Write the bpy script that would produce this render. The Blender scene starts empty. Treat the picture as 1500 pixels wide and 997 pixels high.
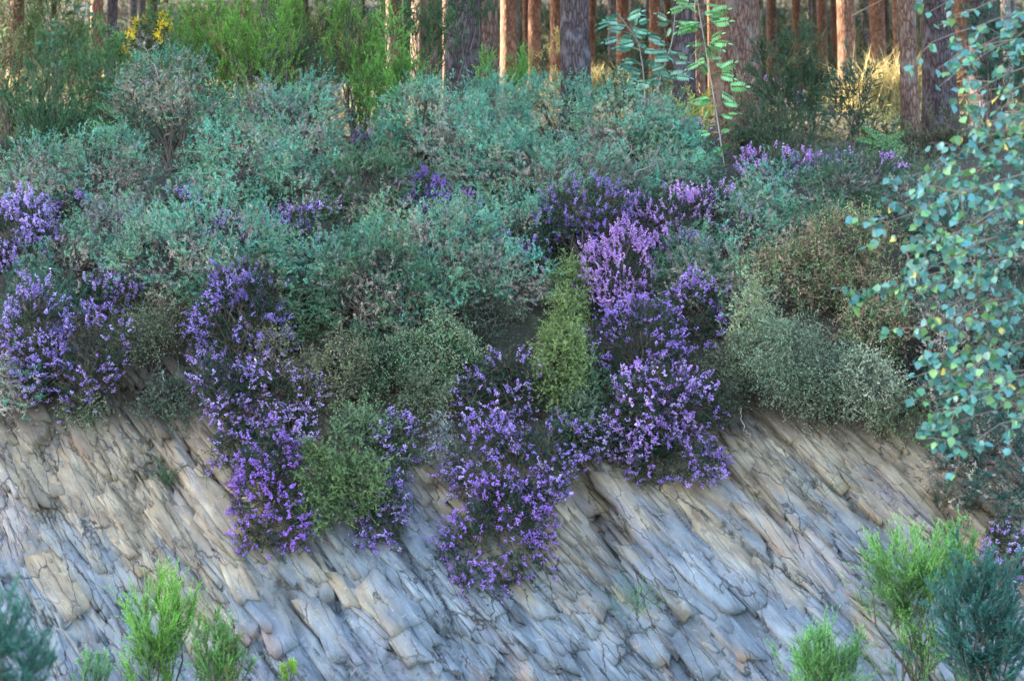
import bpy, math, random
import numpy as np
from mathutils import Vector, Matrix

rng = np.random.default_rng(7)
random.seed(7)
R = math.radians
scene = bpy.context.scene
COL = scene.collection

# ------------------------------------------------------------------ camera
CAM_Z = 1.7
PITCH = R(6.7)
HFOV = R(38.6)
cam_d = bpy.data.cameras.new("camera")
cam = bpy.data.objects.new("camera", cam_d)
COL.objects.link(cam)
cam.location = (0, 0, CAM_Z)
cam.rotation_euler = (R(90) + PITCH, 0, 0)
cam_d.sensor_width = 36
cam_d.lens = 18 / math.tan(HFOV / 2)
cam_d.clip_end = 2000
cam_d.dof.use_dof = True
cam_d.dof.focus_distance = 12.8
cam_d.dof.aperture_fstop = 2.2
scene.camera = cam

# ------------------------------------------------------------------ light
SUN_EL = R(27)
SUN_AZ = R(-72)          # measured from +Y towards +X: the sun stands to the left, a little behind the wood
world = bpy.data.worlds.new("World")
scene.world = world
world.use_nodes = True
wn = world.node_tree
bg = wn.nodes["Background"]
sky = wn.nodes.new("ShaderNodeTexSky")
sky.sky_type = 'NISHITA'
sky.sun_disc = False
sky.sun_elevation = SUN_EL
sky.sun_rotation = SUN_AZ
sky.air_density = 1.0
sky.dust_density = 1.5
sky.ozone_density = 1.0
wn.links.new(sky.outputs[0], bg.inputs[0])
bg.inputs[1].default_value = 0.15
sun_d = bpy.data.lights.new("sun", 'SUN')
sun_d.energy = 4.5
sun_d.angle = R(0.5)
sun_d.color = (1.0, 0.88, 0.68)
sun = bpy.data.objects.new("sun", sun_d)
COL.objects.link(sun)
to_sun = Vector((math.cos(SUN_EL) * math.sin(SUN_AZ), math.cos(SUN_EL) * math.cos(SUN_AZ), math.sin(SUN_EL)))
sun.rotation_euler = to_sun.to_track_quat('Z', 'Y').to_euler()
sun.location = (-20, 20, 40)
vs = scene.view_settings
vs.view_transform = 'Standard'
vs.look = 'None'
vs.exposure = 3.4
vs.gamma = 1.0
vs.use_curve_mapping = False
scene.cycles.max_bounces = 5
scene.cycles.diffuse_bounces = 2
scene.cycles.transmission_bounces = 2

# ------------------------------------------------------------------ photo pixel -> ray
FPX = 750 / math.tan(HFOV / 2)
cp, sp = math.cos(PITCH), math.sin(PITCH)
def ray(px, py):
    a = (px - 750) / FPX
    b = (498.5 - py) / FPX
    return np.array([a, cp - b * sp, sp + b * cp])
def at(px, py, Y):
    d = ray(px, py)
    return np.array([0, 0, CAM_Z]) + d * (Y / d[1])

# ------------------------------------------------------------------ terrain shape
PY = np.array([-400, -12, 0, 10.2, 11.15, 12.6, 12.9, 13.6, 14.9, 16.4, 20, 34, 60, 100, 180, 500.])
PZ = np.array([0, 0, 0.0, 0.02, 0.05, 2.78, 3.1, 4.0, 5.1, 5.75, 6.9, 11.7, 21.8, 41.5, 62, 62.])
def wob(x, y):
    return (0.10 * np.sin(x * 0.9 + 1.3) * np.cos(y * 0.7) + 0.07 * np.sin(x * 2.1 + y * 1.3) + 0.05 * np.sin(x * 3.7 - y * 2.2))
def ground_h(x, y):
    k = np.clip((y - 12.6) / 1.0, 0, 1)
    return np.interp(y, PY, PZ) + wob(x, y) * k
def rock_y(x, z):
    return 11.2 + 0.53 * (z + 0.2) + 0.10 * np.sin(x * 0.8 + 0.6) + 0.05 * np.sin(x * 1.9 + z)
def clear(p):
    x, y, z = p
    if z < 3.0:
        return (rock_y(x, z) - y) * 0.88
    g = (z - ground_h(x, y)) * 0.85
    if y < 12.95:
        g = max(g, (rock_y(x, 3.0) - y) * 0.88)
    return g
def place(px, py, off):
    d = ray(px, py)
    o = np.array([0, 0, CAM_Z])
    for i in range(2200):
        p = o + d * ((8.0 + i * 0.02) / d[1])
        if clear(p) < off:
            return p
    return p
def drop(p):
    """point of the terrain a bush centred at p grows from"""
    x, y, z = p
    if z < 3.0 and y < 12.95:
        return np.array([x, rock_y(x, z + 0.1) + 0.03, z + 0.1])
    return np.array([x, y + 0.05, ground_h(x, y + 0.05)])

# ------------------------------------------------------------------ mesh helpers
TRI = [0]
class MB:
    def __init__(s):
        s.v, s.f, s.c, s.n = [], [], [], 0
    def add(s, v, f, c):
        v = np.asarray(v, float).reshape(-1, 3)
        f = np.asarray(f, int).reshape(-1, 3)
        c = np.asarray(c, float)
        if c.ndim == 1:
            c = np.broadcast_to(c, (len(v), 3))
        s.v.append(v); s.f.append(f + s.n); s.c.append(c); s.n += len(v)
    center = None
    def mesh(s, name, mat, origin=(0, 0, 0), smooth=False):
        me = bpy.data.meshes.new(name)
        if not s.v:
            return me
        v = np.concatenate(s.v) - np.asarray(origin)
        f = np.concatenate(s.f); c = np.concatenate(s.c)
        me.vertices.add(len(v)); me.vertices.foreach_set("co", v.astype(np.float32).ravel())
        me.loops.add(len(f) * 3); me.loops.foreach_set("vertex_index", f.astype(np.int32).ravel())
        me.polygons.add(len(f)); me.polygons.foreach_set("loop_start", np.arange(0, len(f) * 3, 3, dtype=np.int32))
        try:
            me.polygons.foreach_set("loop_total", np.full(len(f), 3, np.int32))
        except Exception:
            pass
        if smooth:
            me.polygons.foreach_set("use_smooth", np.ones(len(f), bool))
        at_ = me.color_attributes.new("Col", 'FLOAT_COLOR', 'POINT')
        at_.data.foreach_set("color", np.concatenate([np.clip(c, 0, 1), np.ones((len(c), 1))], 1).astype(np.float32).ravel())
        if s.center is not None:
            cc, rr_ = s.center
            nv = (v + np.asarray(origin) - cc) / rr_
            nv = unit(nv + np.array([0, -.15, .25]))
            an = me.attributes.new("Nrm", 'FLOAT_VECTOR', 'POINT'); an.data.foreach_set("vector", nv.astype(np.float32).ravel())
        me.update(calc_edges=True)
        me.materials.append(mat)
        TRI[0] += len(f);
        return me
    def build(s, name, mat, parent=None, origin=None, smooth=False, kind=None):
        if origin is None:
            origin = parent.location[:] if parent is not None else (0, 0, 0)
        o = bpy.data.objects.new(name, s.mesh(name, mat, origin, smooth))
        COL.objects.link(o)
        if parent is not None:
            o.parent = parent
        if kind:
            o["kind"] = kind
        return o
def empty(name, loc, label, cat, group=None):
    o = bpy.data.objects.new(name, None)
    o.empty_display_size = 0.1
    COL.objects.link(o)
    o.location = loc
    o["label"] = label; o["category"] = cat
    if group:
        o["group"] = group
    return o
def unit(v):
    return v / np.maximum(np.linalg.norm(v, axis=-1, keepdims=True), 1e-9)
def rdir(n):
    return unit(rng.normal(size=(n, 3)))
def basis(D):
    h = np.where(np.abs(D[..., 2:3]) < 0.9, np.array([0, 0, 1.0]), np.array([1.0, 0, 0]))
    a = unit(np.cross(D, h)); b = np.cross(D, a)
    return a, b

def blades(mb, P, D, L, W, C):
    """single thin triangles"""
    n = len(P)
    s = unit(np.cross(D, rdir(n))) * (np.asarray(W).reshape(-1, 1) * 0.5)
    v = np.stack([P - s, P + s, P + D * np.asarray(L).reshape(-1, 1)], 1).reshape(-1, 3)
    mb.add(v, np.arange(n * 3).reshape(-1, 3), np.repeat(C, 3, axis=0))
def shoots(mb, O, D, L, n, nl, nw, ang, ca, cb, bend=0.3, taper=0.4, tmin=0.0, axis_col=(0.10, 0.075, 0.05), axis_w=0.004):
    m = len(O)
    if m == 0:
        return
    G = rdir(m)
    t = tmin + (1 - tmin) * rng.random((m, n))
    Lc = np.asarray(L).reshape(-1, 1, 1)
    ax = D[:, None, :] + 2 * bend * G[:, None, :] * t[..., None]
    P = O[:, None, :] + D[:, None, :] * Lc * t[..., None] + G[:, None, :] * (bend * Lc) * (t ** 2)[..., None]
    A = unit(ax)
    a, b = basis(A)
    ph = rng.random((m, n, 1)) * 2 * math.pi
    rad = a * np.cos(ph) + b * np.sin(ph)
    an = ang * (0.7 + 0.6 * rng.random((m, n, 1)))
    dn = A * np.cos(an) + rad * np.sin(an)
    ln = nl * (0.6 + 0.8 * rng.random((m, n))) * (1 - taper * t)
    C = ca[:, None, :] * (1 - t[..., None]) + cb[:, None, :] * t[..., None]
    C = C * (0.84 + 0.32 * rng.random((m, n, 1)))
    blades(mb, P.reshape(-1, 3), dn.reshape(-1, 3), ln.ravel(), np.full(m * n, nw), C.reshape(-1, 3))
    if axis_w:
        L2 = np.asarray(L).reshape(-1, 1)
        blades(mb, O, unit(D + bend * G), (L2 * 1.0).ravel(), np.full(m, axis_w), np.broadcast_to(np.array(axis_col), (m, 3)))
def tube(mb, pts, r0, r1, col, sides=4):
    pts = np.asarray(pts, float); k = len(pts)
    T = unit(np.gradient(pts, axis=0))
    a, b = basis(T)
    rr = np.linspace(r0, r1, k).reshape(-1, 1, 1)
    th = np.linspace(0, 2 * math.pi, sides, endpoint=False)
    v = pts[:, None, :] + rr * (a[:, None, :] * np.cos(th)[None, :, None] + b[:, None, :] * np.sin(th)[None, :, None])
    i = np.arange(k - 1)[:, None] * sides; j = np.arange(sides)[None, :]; jn = (j + 1) % sides
    q = np.stack([i + j, i + jn, i + sides + jn, i + sides + j], -1).reshape(-1, 4)
    f = np.concatenate([q[:, [0, 1, 2]], q[:, [0, 2, 3]]])
    mb.add(v.reshape(-1, 3), f, np.asarray(col, float))
def curve(p, q, k=6, sag=0.0, jit=0.05):
    p = np.asarray(p, float); q = np.asarray(q, float)
    t = np.linspace(0, 1, k)[:, None]
    L = np.linalg.norm(q - p)
    pts = p * (1 - t) + q * t + np.array([0, 0, 1.0]) * sag * L * 4 * t * (1 - t)
    w = rng.normal(size=(k, 3)) * jit * L * np.sin(np.pi * t) ** 0.7
    return pts + w
def pal(cols, m, var=0.15):
    cols = np.asarray(cols, float)
    c = cols[rng.integers(0, len(cols), m)]
    return c * (1 + var * rng.normal(size=(m, 1))).clip(0.5, 1.6)

# ------------------------------------------------------------------ materials
def new_mat(name):
    m = bpy.data.materials.new(name); m.use_nodes = True
    return m, m.node_tree.nodes, m.node_tree.links
def attr_mat(name, rough=0.6, spec=0.25, trans=0.0, tint=True, soft=0.0):
    m, n, l = new_mat(name)
    p = n["Principled BSDF"]
    a = n.new("ShaderNodeAttribute"); a.attribute_name = "Col"
    src = a.outputs["Color"]
    g = n.new("ShaderNodeNewGeometry")
    if tint:
        no = n.new("ShaderNodeTexNoise"); no.inputs["Scale"].default_value = 3.0; no.inputs["Detail"].default_value = 4
        l.new(g.outputs["Position"], no.inputs["Vector"])
        mr = n.new("ShaderNodeMapRange"); mr.inputs[1].default_value = 0.3; mr.inputs[2].default_value = 0.7
        mr.inputs[3].default_value = 0.75; mr.inputs[4].default_value = 1.25
        l.new(no.outputs["Fac"], mr.inputs[0])
        h = n.new("ShaderNodeHueSaturation")
        l.new(src, h.inputs["Color"]); l.new(mr.outputs[0], h.inputs["Value"])
        src = h.outputs[0]
    l.new(src, p.inputs["Base Color"])
    p.inputs["Roughness"].default_value = rough
    p.inputs["Specular IOR Level"].default_value = spec
    nrm = None
    if soft > 0:
        # needles share the outward normal of their clump, so a bush shades as a soft mass
        na = n.new("ShaderNodeAttribute"); na.attribute_name = "Nrm"
        mx_ = n.new("ShaderNodeMix"); mx_.data_type = 'VECTOR'; mx_.inputs[0].default_value = soft
        l.new(g.outputs["Normal"], mx_.inputs[4]); l.new(na.outputs["Vector"], mx_.inputs[5])
        nz = n.new("ShaderNodeVectorMath"); nz.operation = 'NORMALIZE'; l.new(mx_.outputs[1], nz.inputs[0])
        nrm = nz.outputs[0]; l.new(nrm, p.inputs["Normal"])
    if trans > 0:
        tr = n.new("ShaderNodeBsdfTranslucent"); l.new(src, tr.inputs["Color"])
        mx = n.new("ShaderNodeMixShader"); mx.inputs[0].default_value = trans
        l.new(p.outputs[0], mx.inputs[1]); l.new(tr.outputs[0], mx.inputs[2])
        l.new(mx.outputs[0], n["Material Output"].inputs[0])
    return m
M_NEEDLE = attr_mat("needle_foliage", 0.7, 0.12, 0.3)
M_SOFT = attr_mat("clump_foliage", 0.75, 0.10, 0.15, True, 0.6)
M_FLOWER = attr_mat("heather_bells", 0.6, 0.2, 0.25)
M_LEAF = attr_mat("broad_leaf", 0.30, 0.6, 0.22)
M_BIRCH = attr_mat("birch_leaf", 0.36, 0.55, 0.2)
M_WOOD = attr_mat("woody_stem", 0.85, 0.15)
M_DRY = attr_mat("dry_straw", 0.75, 0.15, 0.3)

def ramp(n, stops):
    r = n.new("ShaderNodeValToRGB")
    e = r.color_ramp.elements
    while len(e) < len(stops):
        e.new(0.5)
    for q, (pos, c) in zip(e, stops):
        q.position = pos; q.color = (*c, 1)
    return r
FOL = R(53)      # dip of the slate cleavage across the face
def rock_mat():
    m, n, l = new_mat("slate_rock")
    p = n["Principled BSDF"]
    g = n.new("ShaderNodeNewGeometry")
    mp = n.new("ShaderNodeMapping"); mp.vector_type = 'TEXTURE'
    mp.inputs["Rotation"].default_value = (0, FOL, 0)
    mp.inputs["Scale"].default_value = (4.5, 1.6, 1.0)
    l.new(g.outputs["Position"], mp.inputs["Vector"])
    def noise(scale, detail, vec, rough=0.55, dist=0.0):
        t = n.new("ShaderNodeTexNoise"); t.inputs["Scale"].default_value = scale; t.inputs["Detail"].default_value = detail
        t.inputs["Roughness"].default_value = rough; t.inputs["Distortion"].default_value = dist
        l.new(vec, t.inputs["Vector"]); return t
    def mix(fac, a, b, mode='MIX'):
        x = n.new("ShaderNodeMix"); x.data_type = 'RGBA'; x.blend_type = mode
        if hasattr(fac, "links") or not isinstance(fac, float):
            l.new(fac, x.inputs[0])
        else:
            x.inputs[0].default_value = fac
        for s, i in ((a, 6), (b, 7)):
            if isinstance(s, tuple):
                x.inputs[i].default_value = (*s, 1)
            else:
                l.new(s, x.inputs[i])
        return x.outputs[2]
    streak = noise(5.0, 8, mp.outputs[0], 0.62, 0.4)
    base = ramp(n, [(0.30, (0.050, 0.055, 0.062)), (0.43, (0.110, 0.123, 0.136)), (0.56, (0.175, 0.186, 0.192)), (0.72, (0.28, 0.282, 0.265))])
    l.new(streak.outputs["Fac"], base.inputs[0])
    # ochre soil stain: stronger near the top of the cut
    sx = n.new("ShaderNodeSeparateXYZ"); l.new(g.outputs["Position"], sx.inputs[0])
    big = noise(1.1, 5, mp.outputs[0], 0.6, 0.6)
    mr = n.new("ShaderNodeMapRange"); l.new(sx.outputs["Z"], mr.inputs[0])
    mr.inputs[1].default_value = 0.4; mr.inputs[2].default_value = 2.6; mr.inputs[3].default_value = 0.0; mr.inputs[4].default_value = 0.30
    ad = n.new("ShaderNodeMath"); ad.operation = 'ADD'; l.new(big.outputs["Fac"], ad.inputs[0]); l.new(mr.outputs[0], ad.inputs[1])
    oi = n.new("ShaderNodeObjectInfo")
    rr = n.new("ShaderNodeMapRange"); l.new(oi.outputs["Random"], rr.inputs[0]); rr.inputs[3].default_value = -0.05; rr.inputs[4].default_value = 0.05
    ad2 = n.new("ShaderNodeMath"); ad2.operation = 'ADD'; l.new(ad.outputs[0], ad2.inputs[0]); l.new(rr.outputs[0], ad2.inputs[1])
    tan = n.new("ShaderNodeMapRange"); tan.interpolation_type = 'SMOOTHSTEP'; l.new(ad2.outputs[0], tan.inputs[0]); tan.inputs[1].default_value = 0.50; tan.inputs[2].default_value = 0.68
    tan.inputs[4].default_value = 0.85
    tn = noise(9.0, 5, mp.outputs[0])
    tcol = ramp(n, [(0.3, (0.12, 0.075, 0.037)), (0.5, (0.24, 0.165, 0.085)), (0.68, (0.35, 0.265, 0.155))])
    l.new(tn.outputs["Fac"], tcol.inputs[0])
    c = mix(tan.outputs[0], base.outputs[0], tcol.outputs[0])
    # thin dark and light lineation along the cleavage
    mp3 = n.new("ShaderNodeMapping"); mp3.vector_type = 'TEXTURE'; mp3.inputs["Rotation"].default_value = (0, FOL, 0); mp3.inputs["Scale"].default_value = (9.0, 2.0, 1.0)
    l.new(g.outputs["Position"], mp3.inputs["Vector"])
    ln = noise(16.0, 7, mp3.outputs[0], 0.65, 0.3)
    lr = ramp(n, [(0.33, (0.30, 0.28, 0.26)), (0.44, (0.85, 0.84, 0.82)), (0.56, (1, 1, 1)), (0.7, (1.25, 1.24, 1.2))])
    l.new(ln.outputs["Fac"], lr.inputs[0])
    c = mix(0.5, c, lr.outputs[0], 'MULTIPLY')
    # rust blotches
    ru = noise(3.2, 4, mp.outputs[0], 0.5, 0.8)
    rm = n.new("ShaderNodeMapRange"); rm.interpolation_type = 'SMOOTHSTEP'; l.new(ru.outputs["Fac"], rm.inputs[0]); rm.inputs[1].default_value = 0.60; rm.inputs[2].default_value = 0.70; rm.inputs[4].default_value = 0.7
    c = mix(rm.outputs[0], c, (0.27, 0.15, 0.085))
    # purple-grey bands
    pu = noise(2.3, 4, mp.outputs[0], 0.5, 0.5)
    pm = n.new("ShaderNodeMapRange"); pm.interpolation_type = 'SMOOTHSTEP'; l.new(pu.outputs["Fac"], pm.inputs[0]); pm.inputs[1].default_value = 0.57; pm.inputs[2].default_value = 0.66; pm.inputs[4].default_value = 0.45
    c = mix(pm.outputs[0], c, (0.19, 0.165, 0.18))
    # lichen specks
    li = noise(38.0, 3, g.outputs["Position"], 0.6)
    lm = n.new("ShaderNodeMapRange"); l.new(li.outputs["Fac"], lm.inputs[0]); lm.inputs[1].default_value = 0.60; lm.inputs[2].default_value = 0.72; lm.inputs[4].default_value = 0.25
    c = mix(lm.outputs[0], c, (0.50, 0.51, 0.48))
    # fine hairline partings of the cleavage, their crack shadow painted into the colour
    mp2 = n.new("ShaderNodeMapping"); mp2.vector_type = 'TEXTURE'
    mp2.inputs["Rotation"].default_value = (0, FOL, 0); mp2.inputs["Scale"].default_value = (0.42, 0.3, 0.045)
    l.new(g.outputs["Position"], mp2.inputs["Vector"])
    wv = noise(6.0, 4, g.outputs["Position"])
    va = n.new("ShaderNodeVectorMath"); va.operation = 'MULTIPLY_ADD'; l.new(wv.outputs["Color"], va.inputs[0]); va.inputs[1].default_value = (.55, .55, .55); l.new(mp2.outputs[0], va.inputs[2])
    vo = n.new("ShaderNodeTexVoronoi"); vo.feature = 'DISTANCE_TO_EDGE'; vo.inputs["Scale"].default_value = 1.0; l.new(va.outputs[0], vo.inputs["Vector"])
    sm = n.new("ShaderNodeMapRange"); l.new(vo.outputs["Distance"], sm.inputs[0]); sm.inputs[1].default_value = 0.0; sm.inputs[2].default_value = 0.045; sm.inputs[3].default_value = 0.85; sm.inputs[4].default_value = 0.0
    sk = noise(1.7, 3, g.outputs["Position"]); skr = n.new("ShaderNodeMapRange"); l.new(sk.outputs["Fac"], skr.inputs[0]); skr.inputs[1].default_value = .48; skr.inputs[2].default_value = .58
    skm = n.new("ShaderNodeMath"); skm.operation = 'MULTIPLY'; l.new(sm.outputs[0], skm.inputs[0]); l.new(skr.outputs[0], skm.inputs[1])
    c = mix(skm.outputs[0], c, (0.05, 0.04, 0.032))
    # long open joints, the shade inside them painted as dark lines
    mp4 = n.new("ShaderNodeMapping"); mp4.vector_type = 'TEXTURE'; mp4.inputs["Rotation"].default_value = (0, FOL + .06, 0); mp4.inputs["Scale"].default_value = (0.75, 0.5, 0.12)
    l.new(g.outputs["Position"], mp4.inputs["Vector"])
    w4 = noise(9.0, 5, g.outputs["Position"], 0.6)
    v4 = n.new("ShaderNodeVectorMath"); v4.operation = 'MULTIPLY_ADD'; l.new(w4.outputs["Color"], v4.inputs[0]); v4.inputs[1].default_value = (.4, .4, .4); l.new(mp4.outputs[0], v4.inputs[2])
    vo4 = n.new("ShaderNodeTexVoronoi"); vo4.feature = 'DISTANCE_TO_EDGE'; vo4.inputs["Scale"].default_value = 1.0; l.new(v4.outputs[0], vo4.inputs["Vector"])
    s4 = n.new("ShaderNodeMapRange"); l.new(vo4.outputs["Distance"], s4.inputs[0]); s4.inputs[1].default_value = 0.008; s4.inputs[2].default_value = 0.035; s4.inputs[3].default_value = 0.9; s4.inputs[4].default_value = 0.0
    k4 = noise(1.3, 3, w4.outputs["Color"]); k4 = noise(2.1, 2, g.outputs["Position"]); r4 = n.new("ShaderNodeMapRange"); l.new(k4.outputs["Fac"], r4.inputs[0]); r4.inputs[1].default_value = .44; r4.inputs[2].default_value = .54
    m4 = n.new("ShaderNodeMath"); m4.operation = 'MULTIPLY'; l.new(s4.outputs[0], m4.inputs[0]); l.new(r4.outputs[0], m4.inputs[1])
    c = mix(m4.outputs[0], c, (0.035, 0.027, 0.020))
    # root-stained soil at the very top
    so = n.new("ShaderNodeMath"); so.operation = 'MULTIPLY_ADD'; l.new(big.outputs["Fac"], so.inputs[0]); so.inputs[1].default_value = 0.9; l.new(sx.outputs["Z"], so.inputs[2])
    sr = n.new("ShaderNodeMapRange"); sr.interpolation_type = 'SMOOTHSTEP'; l.new(so.outputs[0], sr.inputs[0]); sr.inputs[1].default_value = 2.6; sr.inputs[2].default_value = 3.1
    c = mix(sr.outputs[0], c, (0.055, 0.037, 0.022))
    # per-slab tone
    hv = n.new("ShaderNodeHueSaturation"); l.new(c, hv.inputs["Color"])
    vr = n.new("ShaderNodeMapRange"); l.new(oi.outputs["Random"], vr.inputs[0]); vr.inputs[3].default_value = 0.86; vr.inputs[4].default_value = 1.12
    l.new(vr.outputs[0], hv.inputs["Value"])
    l.new(hv.outputs[0], p.inputs["Base Color"])
    p.inputs["Roughness"].default_value = 0.62
    p.inputs["Specular IOR Level"].default_value = 0.4
    fine = noise(70.0, 6, mp.outputs[0], 0.7)
    b1 = n.new("ShaderNodeBump"); b1.inputs["Strength"].default_value = 0.5; b1.inputs["Distance"].default_value = 0.006
    l.new(fine.outputs["Fac"], b1.inputs["Height"])
    b2 = n.new("ShaderNodeBump"); b2.inputs["Strength"].default_value = 0.0; b2.inputs["Distance"].default_value = 0.012
    cl = n.new("ShaderNodeMath"); cl.operation = 'MINIMUM'; l.new(vo.outputs["Distance"], cl.inputs[0]); cl.inputs[1].default_value = 0.06
    c15 = n.new("ShaderNodeMath"); c15.operation = 'MULTIPLY'; l.new(cl.outputs[0], c15.inputs[0]); c15.inputs[1].default_value = 14.0
    l.new(c15.outputs[0], b2.inputs["Height"]); l.new(b1.outputs[0], b2.inputs["Normal"])
    b3 = n.new("ShaderNodeBump"); b3.inputs["Strength"].default_value = 0.25; b3.inputs["Distance"].default_value = 0.015
    l.new(ln.outputs["Fac"], b3.inputs["Height"]); l.new(b2.outputs[0], b3.inputs["Normal"])
    l.new(b3.outputs[0], p.inputs["Normal"])
    return m
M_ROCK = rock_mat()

def ground_mat():
    m, n, l = new_mat("woodland_soil")
    p = n["Principled BSDF"]
    g = n.new("ShaderNodeNewGeometry")
    t = n.new("ShaderNodeTexNoise"); t.inputs["Scale"].default_value = 2.2; t.inputs["Detail"].default_value = 8; l.new(g.outputs["Position"], t.inputs["Vector"])
    r = ramp(n, [(0.3, (0.016, 0.012, 0.008)), (0.5, (0.040, 0.029, 0.018)), (0.62, (0.035, 0.036, 0.018)), (0.75, (0.12, 0.095, 0.055))])
    l.new(t.outputs["Fac"], r.inputs[0]); l.new(r.outputs[0], p.inputs["Base Color"])
    p.inputs["Roughness"].default_value = 0.95
    b = n.new("ShaderNodeBump"); b.inputs["Distance"].default_value = 0.06
    t2 = n.new("ShaderNodeTexNoise"); t2.inputs["Scale"].default_value = 18; t2.inputs["Detail"].default_value = 6; l.new(g.outputs["Position"], t2.inputs["Vector"])
    l.new(t2.outputs["Fac"], b.inputs["Height"]); l.new(b.outputs[0], p.inputs["Normal"])
    return m
M_SOIL = ground_mat()

def bark_mat(name, plate, crack, moss):
    m, n, l = new_mat(name)
    p = n["Principled BSDF"]
    tc = n.new("ShaderNodeTexCoord")
    mp = n.new("ShaderNodeMapping"); mp.inputs["Scale"].default_value = (26, 26, 6.5); l.new(tc.outputs["Object"], mp.inputs["Vector"])
    w = n.new("ShaderNodeTexNoise"); w.inputs["Scale"].default_value = 3; l.new(tc.outputs["Object"], w.inputs["Vector"])
    va = n.new("ShaderNodeVectorMath"); va.operation = 'MULTIPLY_ADD'; l.new(w.outputs["Color"], va.inputs[0]); va.inputs[1].default_value = (1.6, 1.6, 1.6); l.new(mp.outputs[0], va.inputs[2])
    v = n.new("ShaderNodeTexVoronoi"); v.feature = 'DISTANCE_TO_EDGE'; l.new(va.outputs[0], v.inputs["Vector"]); v.inputs["Scale"].default_value = 1.0
    v2 = n.new("ShaderNodeTexVoronoi"); l.new(va.outputs[0], v2.inputs["Vector"]); v2.inputs["Scale"].default_value = 1.0
    r = ramp(n, [(0.0, crack), (0.10, tuple(0.6 * a for a in plate)), (0.35, plate)])
    l.new(v.outputs["Distance"], r.inputs[0])
    hs = n.new("ShaderNodeHueSaturation"); l.new(r.outputs[0], hs.inputs["Color"])
    sc_ = n.new("ShaderNodeSeparateColor"); l.new(v2.outputs["Color"], sc_.inputs[0])
    mr = n.new("ShaderNodeMapRange"); l.new(sc_.outputs[0], mr.inputs[0]); mr.inputs[3].default_value = 0.8; mr.inputs[4].default_value = 1.2
    l.new(mr.outputs[0], hs.inputs["Value"])
    no = n.new("ShaderNodeTexNoise"); no.inputs["Scale"].default_value = 5; no.inputs["Detail"].default_value = 6; l.new(tc.outputs["Object"], no.inputs["Vector"])
    mm = n.new("ShaderNodeMapRange"); l.new(no.outputs["Fac"], mm.inputs[0]); mm.inputs[1].default_value = 0.52; mm.inputs[2].default_value = 0.68; mm.inputs[4].default_value = 0.6
    mx = n.new("ShaderNodeMix"); mx.data_type = 'RGBA'; l.new(mm.outputs[0], mx.inputs[0]); l.new(hs.outputs[0], mx.inputs[6]); mx.inputs[7].default_value = (*moss, 1)
    l.new(mx.outputs[2], p.inputs["Base Color"])
    p.inputs["Roughness"].default_value = 0.85; p.inputs["Specular IOR Level"].default_value = 0.2
    b = n.new("ShaderNodeBump"); b.inputs["Distance"].default_value = 0.03; b.inputs["Strength"].default_value = 1.0
    mn = n.new("ShaderNodeMath"); mn.operation = 'MINIMUM'; mn.inputs[1].default_value = 0.3; l.new(v.outputs["Distance"], mn.inputs[0])
    l.new(mn.outputs[0], b.inputs["Height"]); l.new(b.outputs[0], p.inputs["Normal"])
    return m
M_BARK = {
    'dark': bark_mat("pine_bark_dark", (0.085, 0.058, 0.056), (0.016, 0.011, 0.010), (0.15, 0.135, 0.15)),
    'brown': bark_mat("pine_bark_brown", (0.19, 0.105, 0.075), (0.04, 0.022, 0.016), (0.20, 0.17, 0.15)),
    'red': bark_mat("pine_bark_red", (0.26, 0.13, 0.085), (0.09, 0.04, 0.025), (0.27, 0.16, 0.11)),
    'pale': bark_mat("pine_bark_pale", (0.34, 0.29, 0.27), (0.12, 0.09, 0.08), (0.30, 0.28, 0.28)),
}

# ------------------------------------------------------------------ ground sheet
def grid_mesh(xs, ys, fn):
    X, Y = np.meshgrid(xs, ys)
    V = fn(X, Y).reshape(-1, 3)
    ny, nx = X.shape
    i = (np.arange(ny - 1)[:, None] * nx + np.arange(nx - 1)[None, :]).ravel()
    f = np.concatenate([np.stack([i, i + 1, i + nx + 1], 1), np.stack([i, i + nx + 1, i + nx], 1)])
    return V, f
xs = np.unique(np.concatenate([np.linspace(-400, -30, 12), np.linspace(-30, -7, 24), np.linspace(-7, 7, 113), np.linspace(7, 30, 24), np.linspace(30, 400, 12)]))
ys = np.unique(np.concatenate([np.linspace(-400, -12, 6), np.linspace(-12, 10, 12), [10.2, 11.15, 11.6, 12.1, 12.4], np.linspace(12.98, 20, 60), np.linspace(20, 60, 60), np.linspace(60, 500, 40)]))
def gfn(X, Y):
    Z = ground_h(X, Y)
    # the strip behind the cut rock lies well inside the bank
    ins = (Y > 10.9) & (Y < 12.96)
    wide = np.abs(X) < 6.9
    Z = np.where(ins & wide, np.minimum(Z, 0.05), Z)
    Z = np.where((Y > 20), Z + 0.25 * np.sin(X * 0.31 + 2) * np.sin(Y * 0.23), Z)
    return np.stack([X, Y, Z], -1)
gm = MB(); V, F = grid_mesh(xs, ys, gfn); gm.add(V, F, np.array([.1, .1, .1]))
ground = gm.build("ground", M_SOIL, smooth=True); ground["kind"] = "structure"

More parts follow.
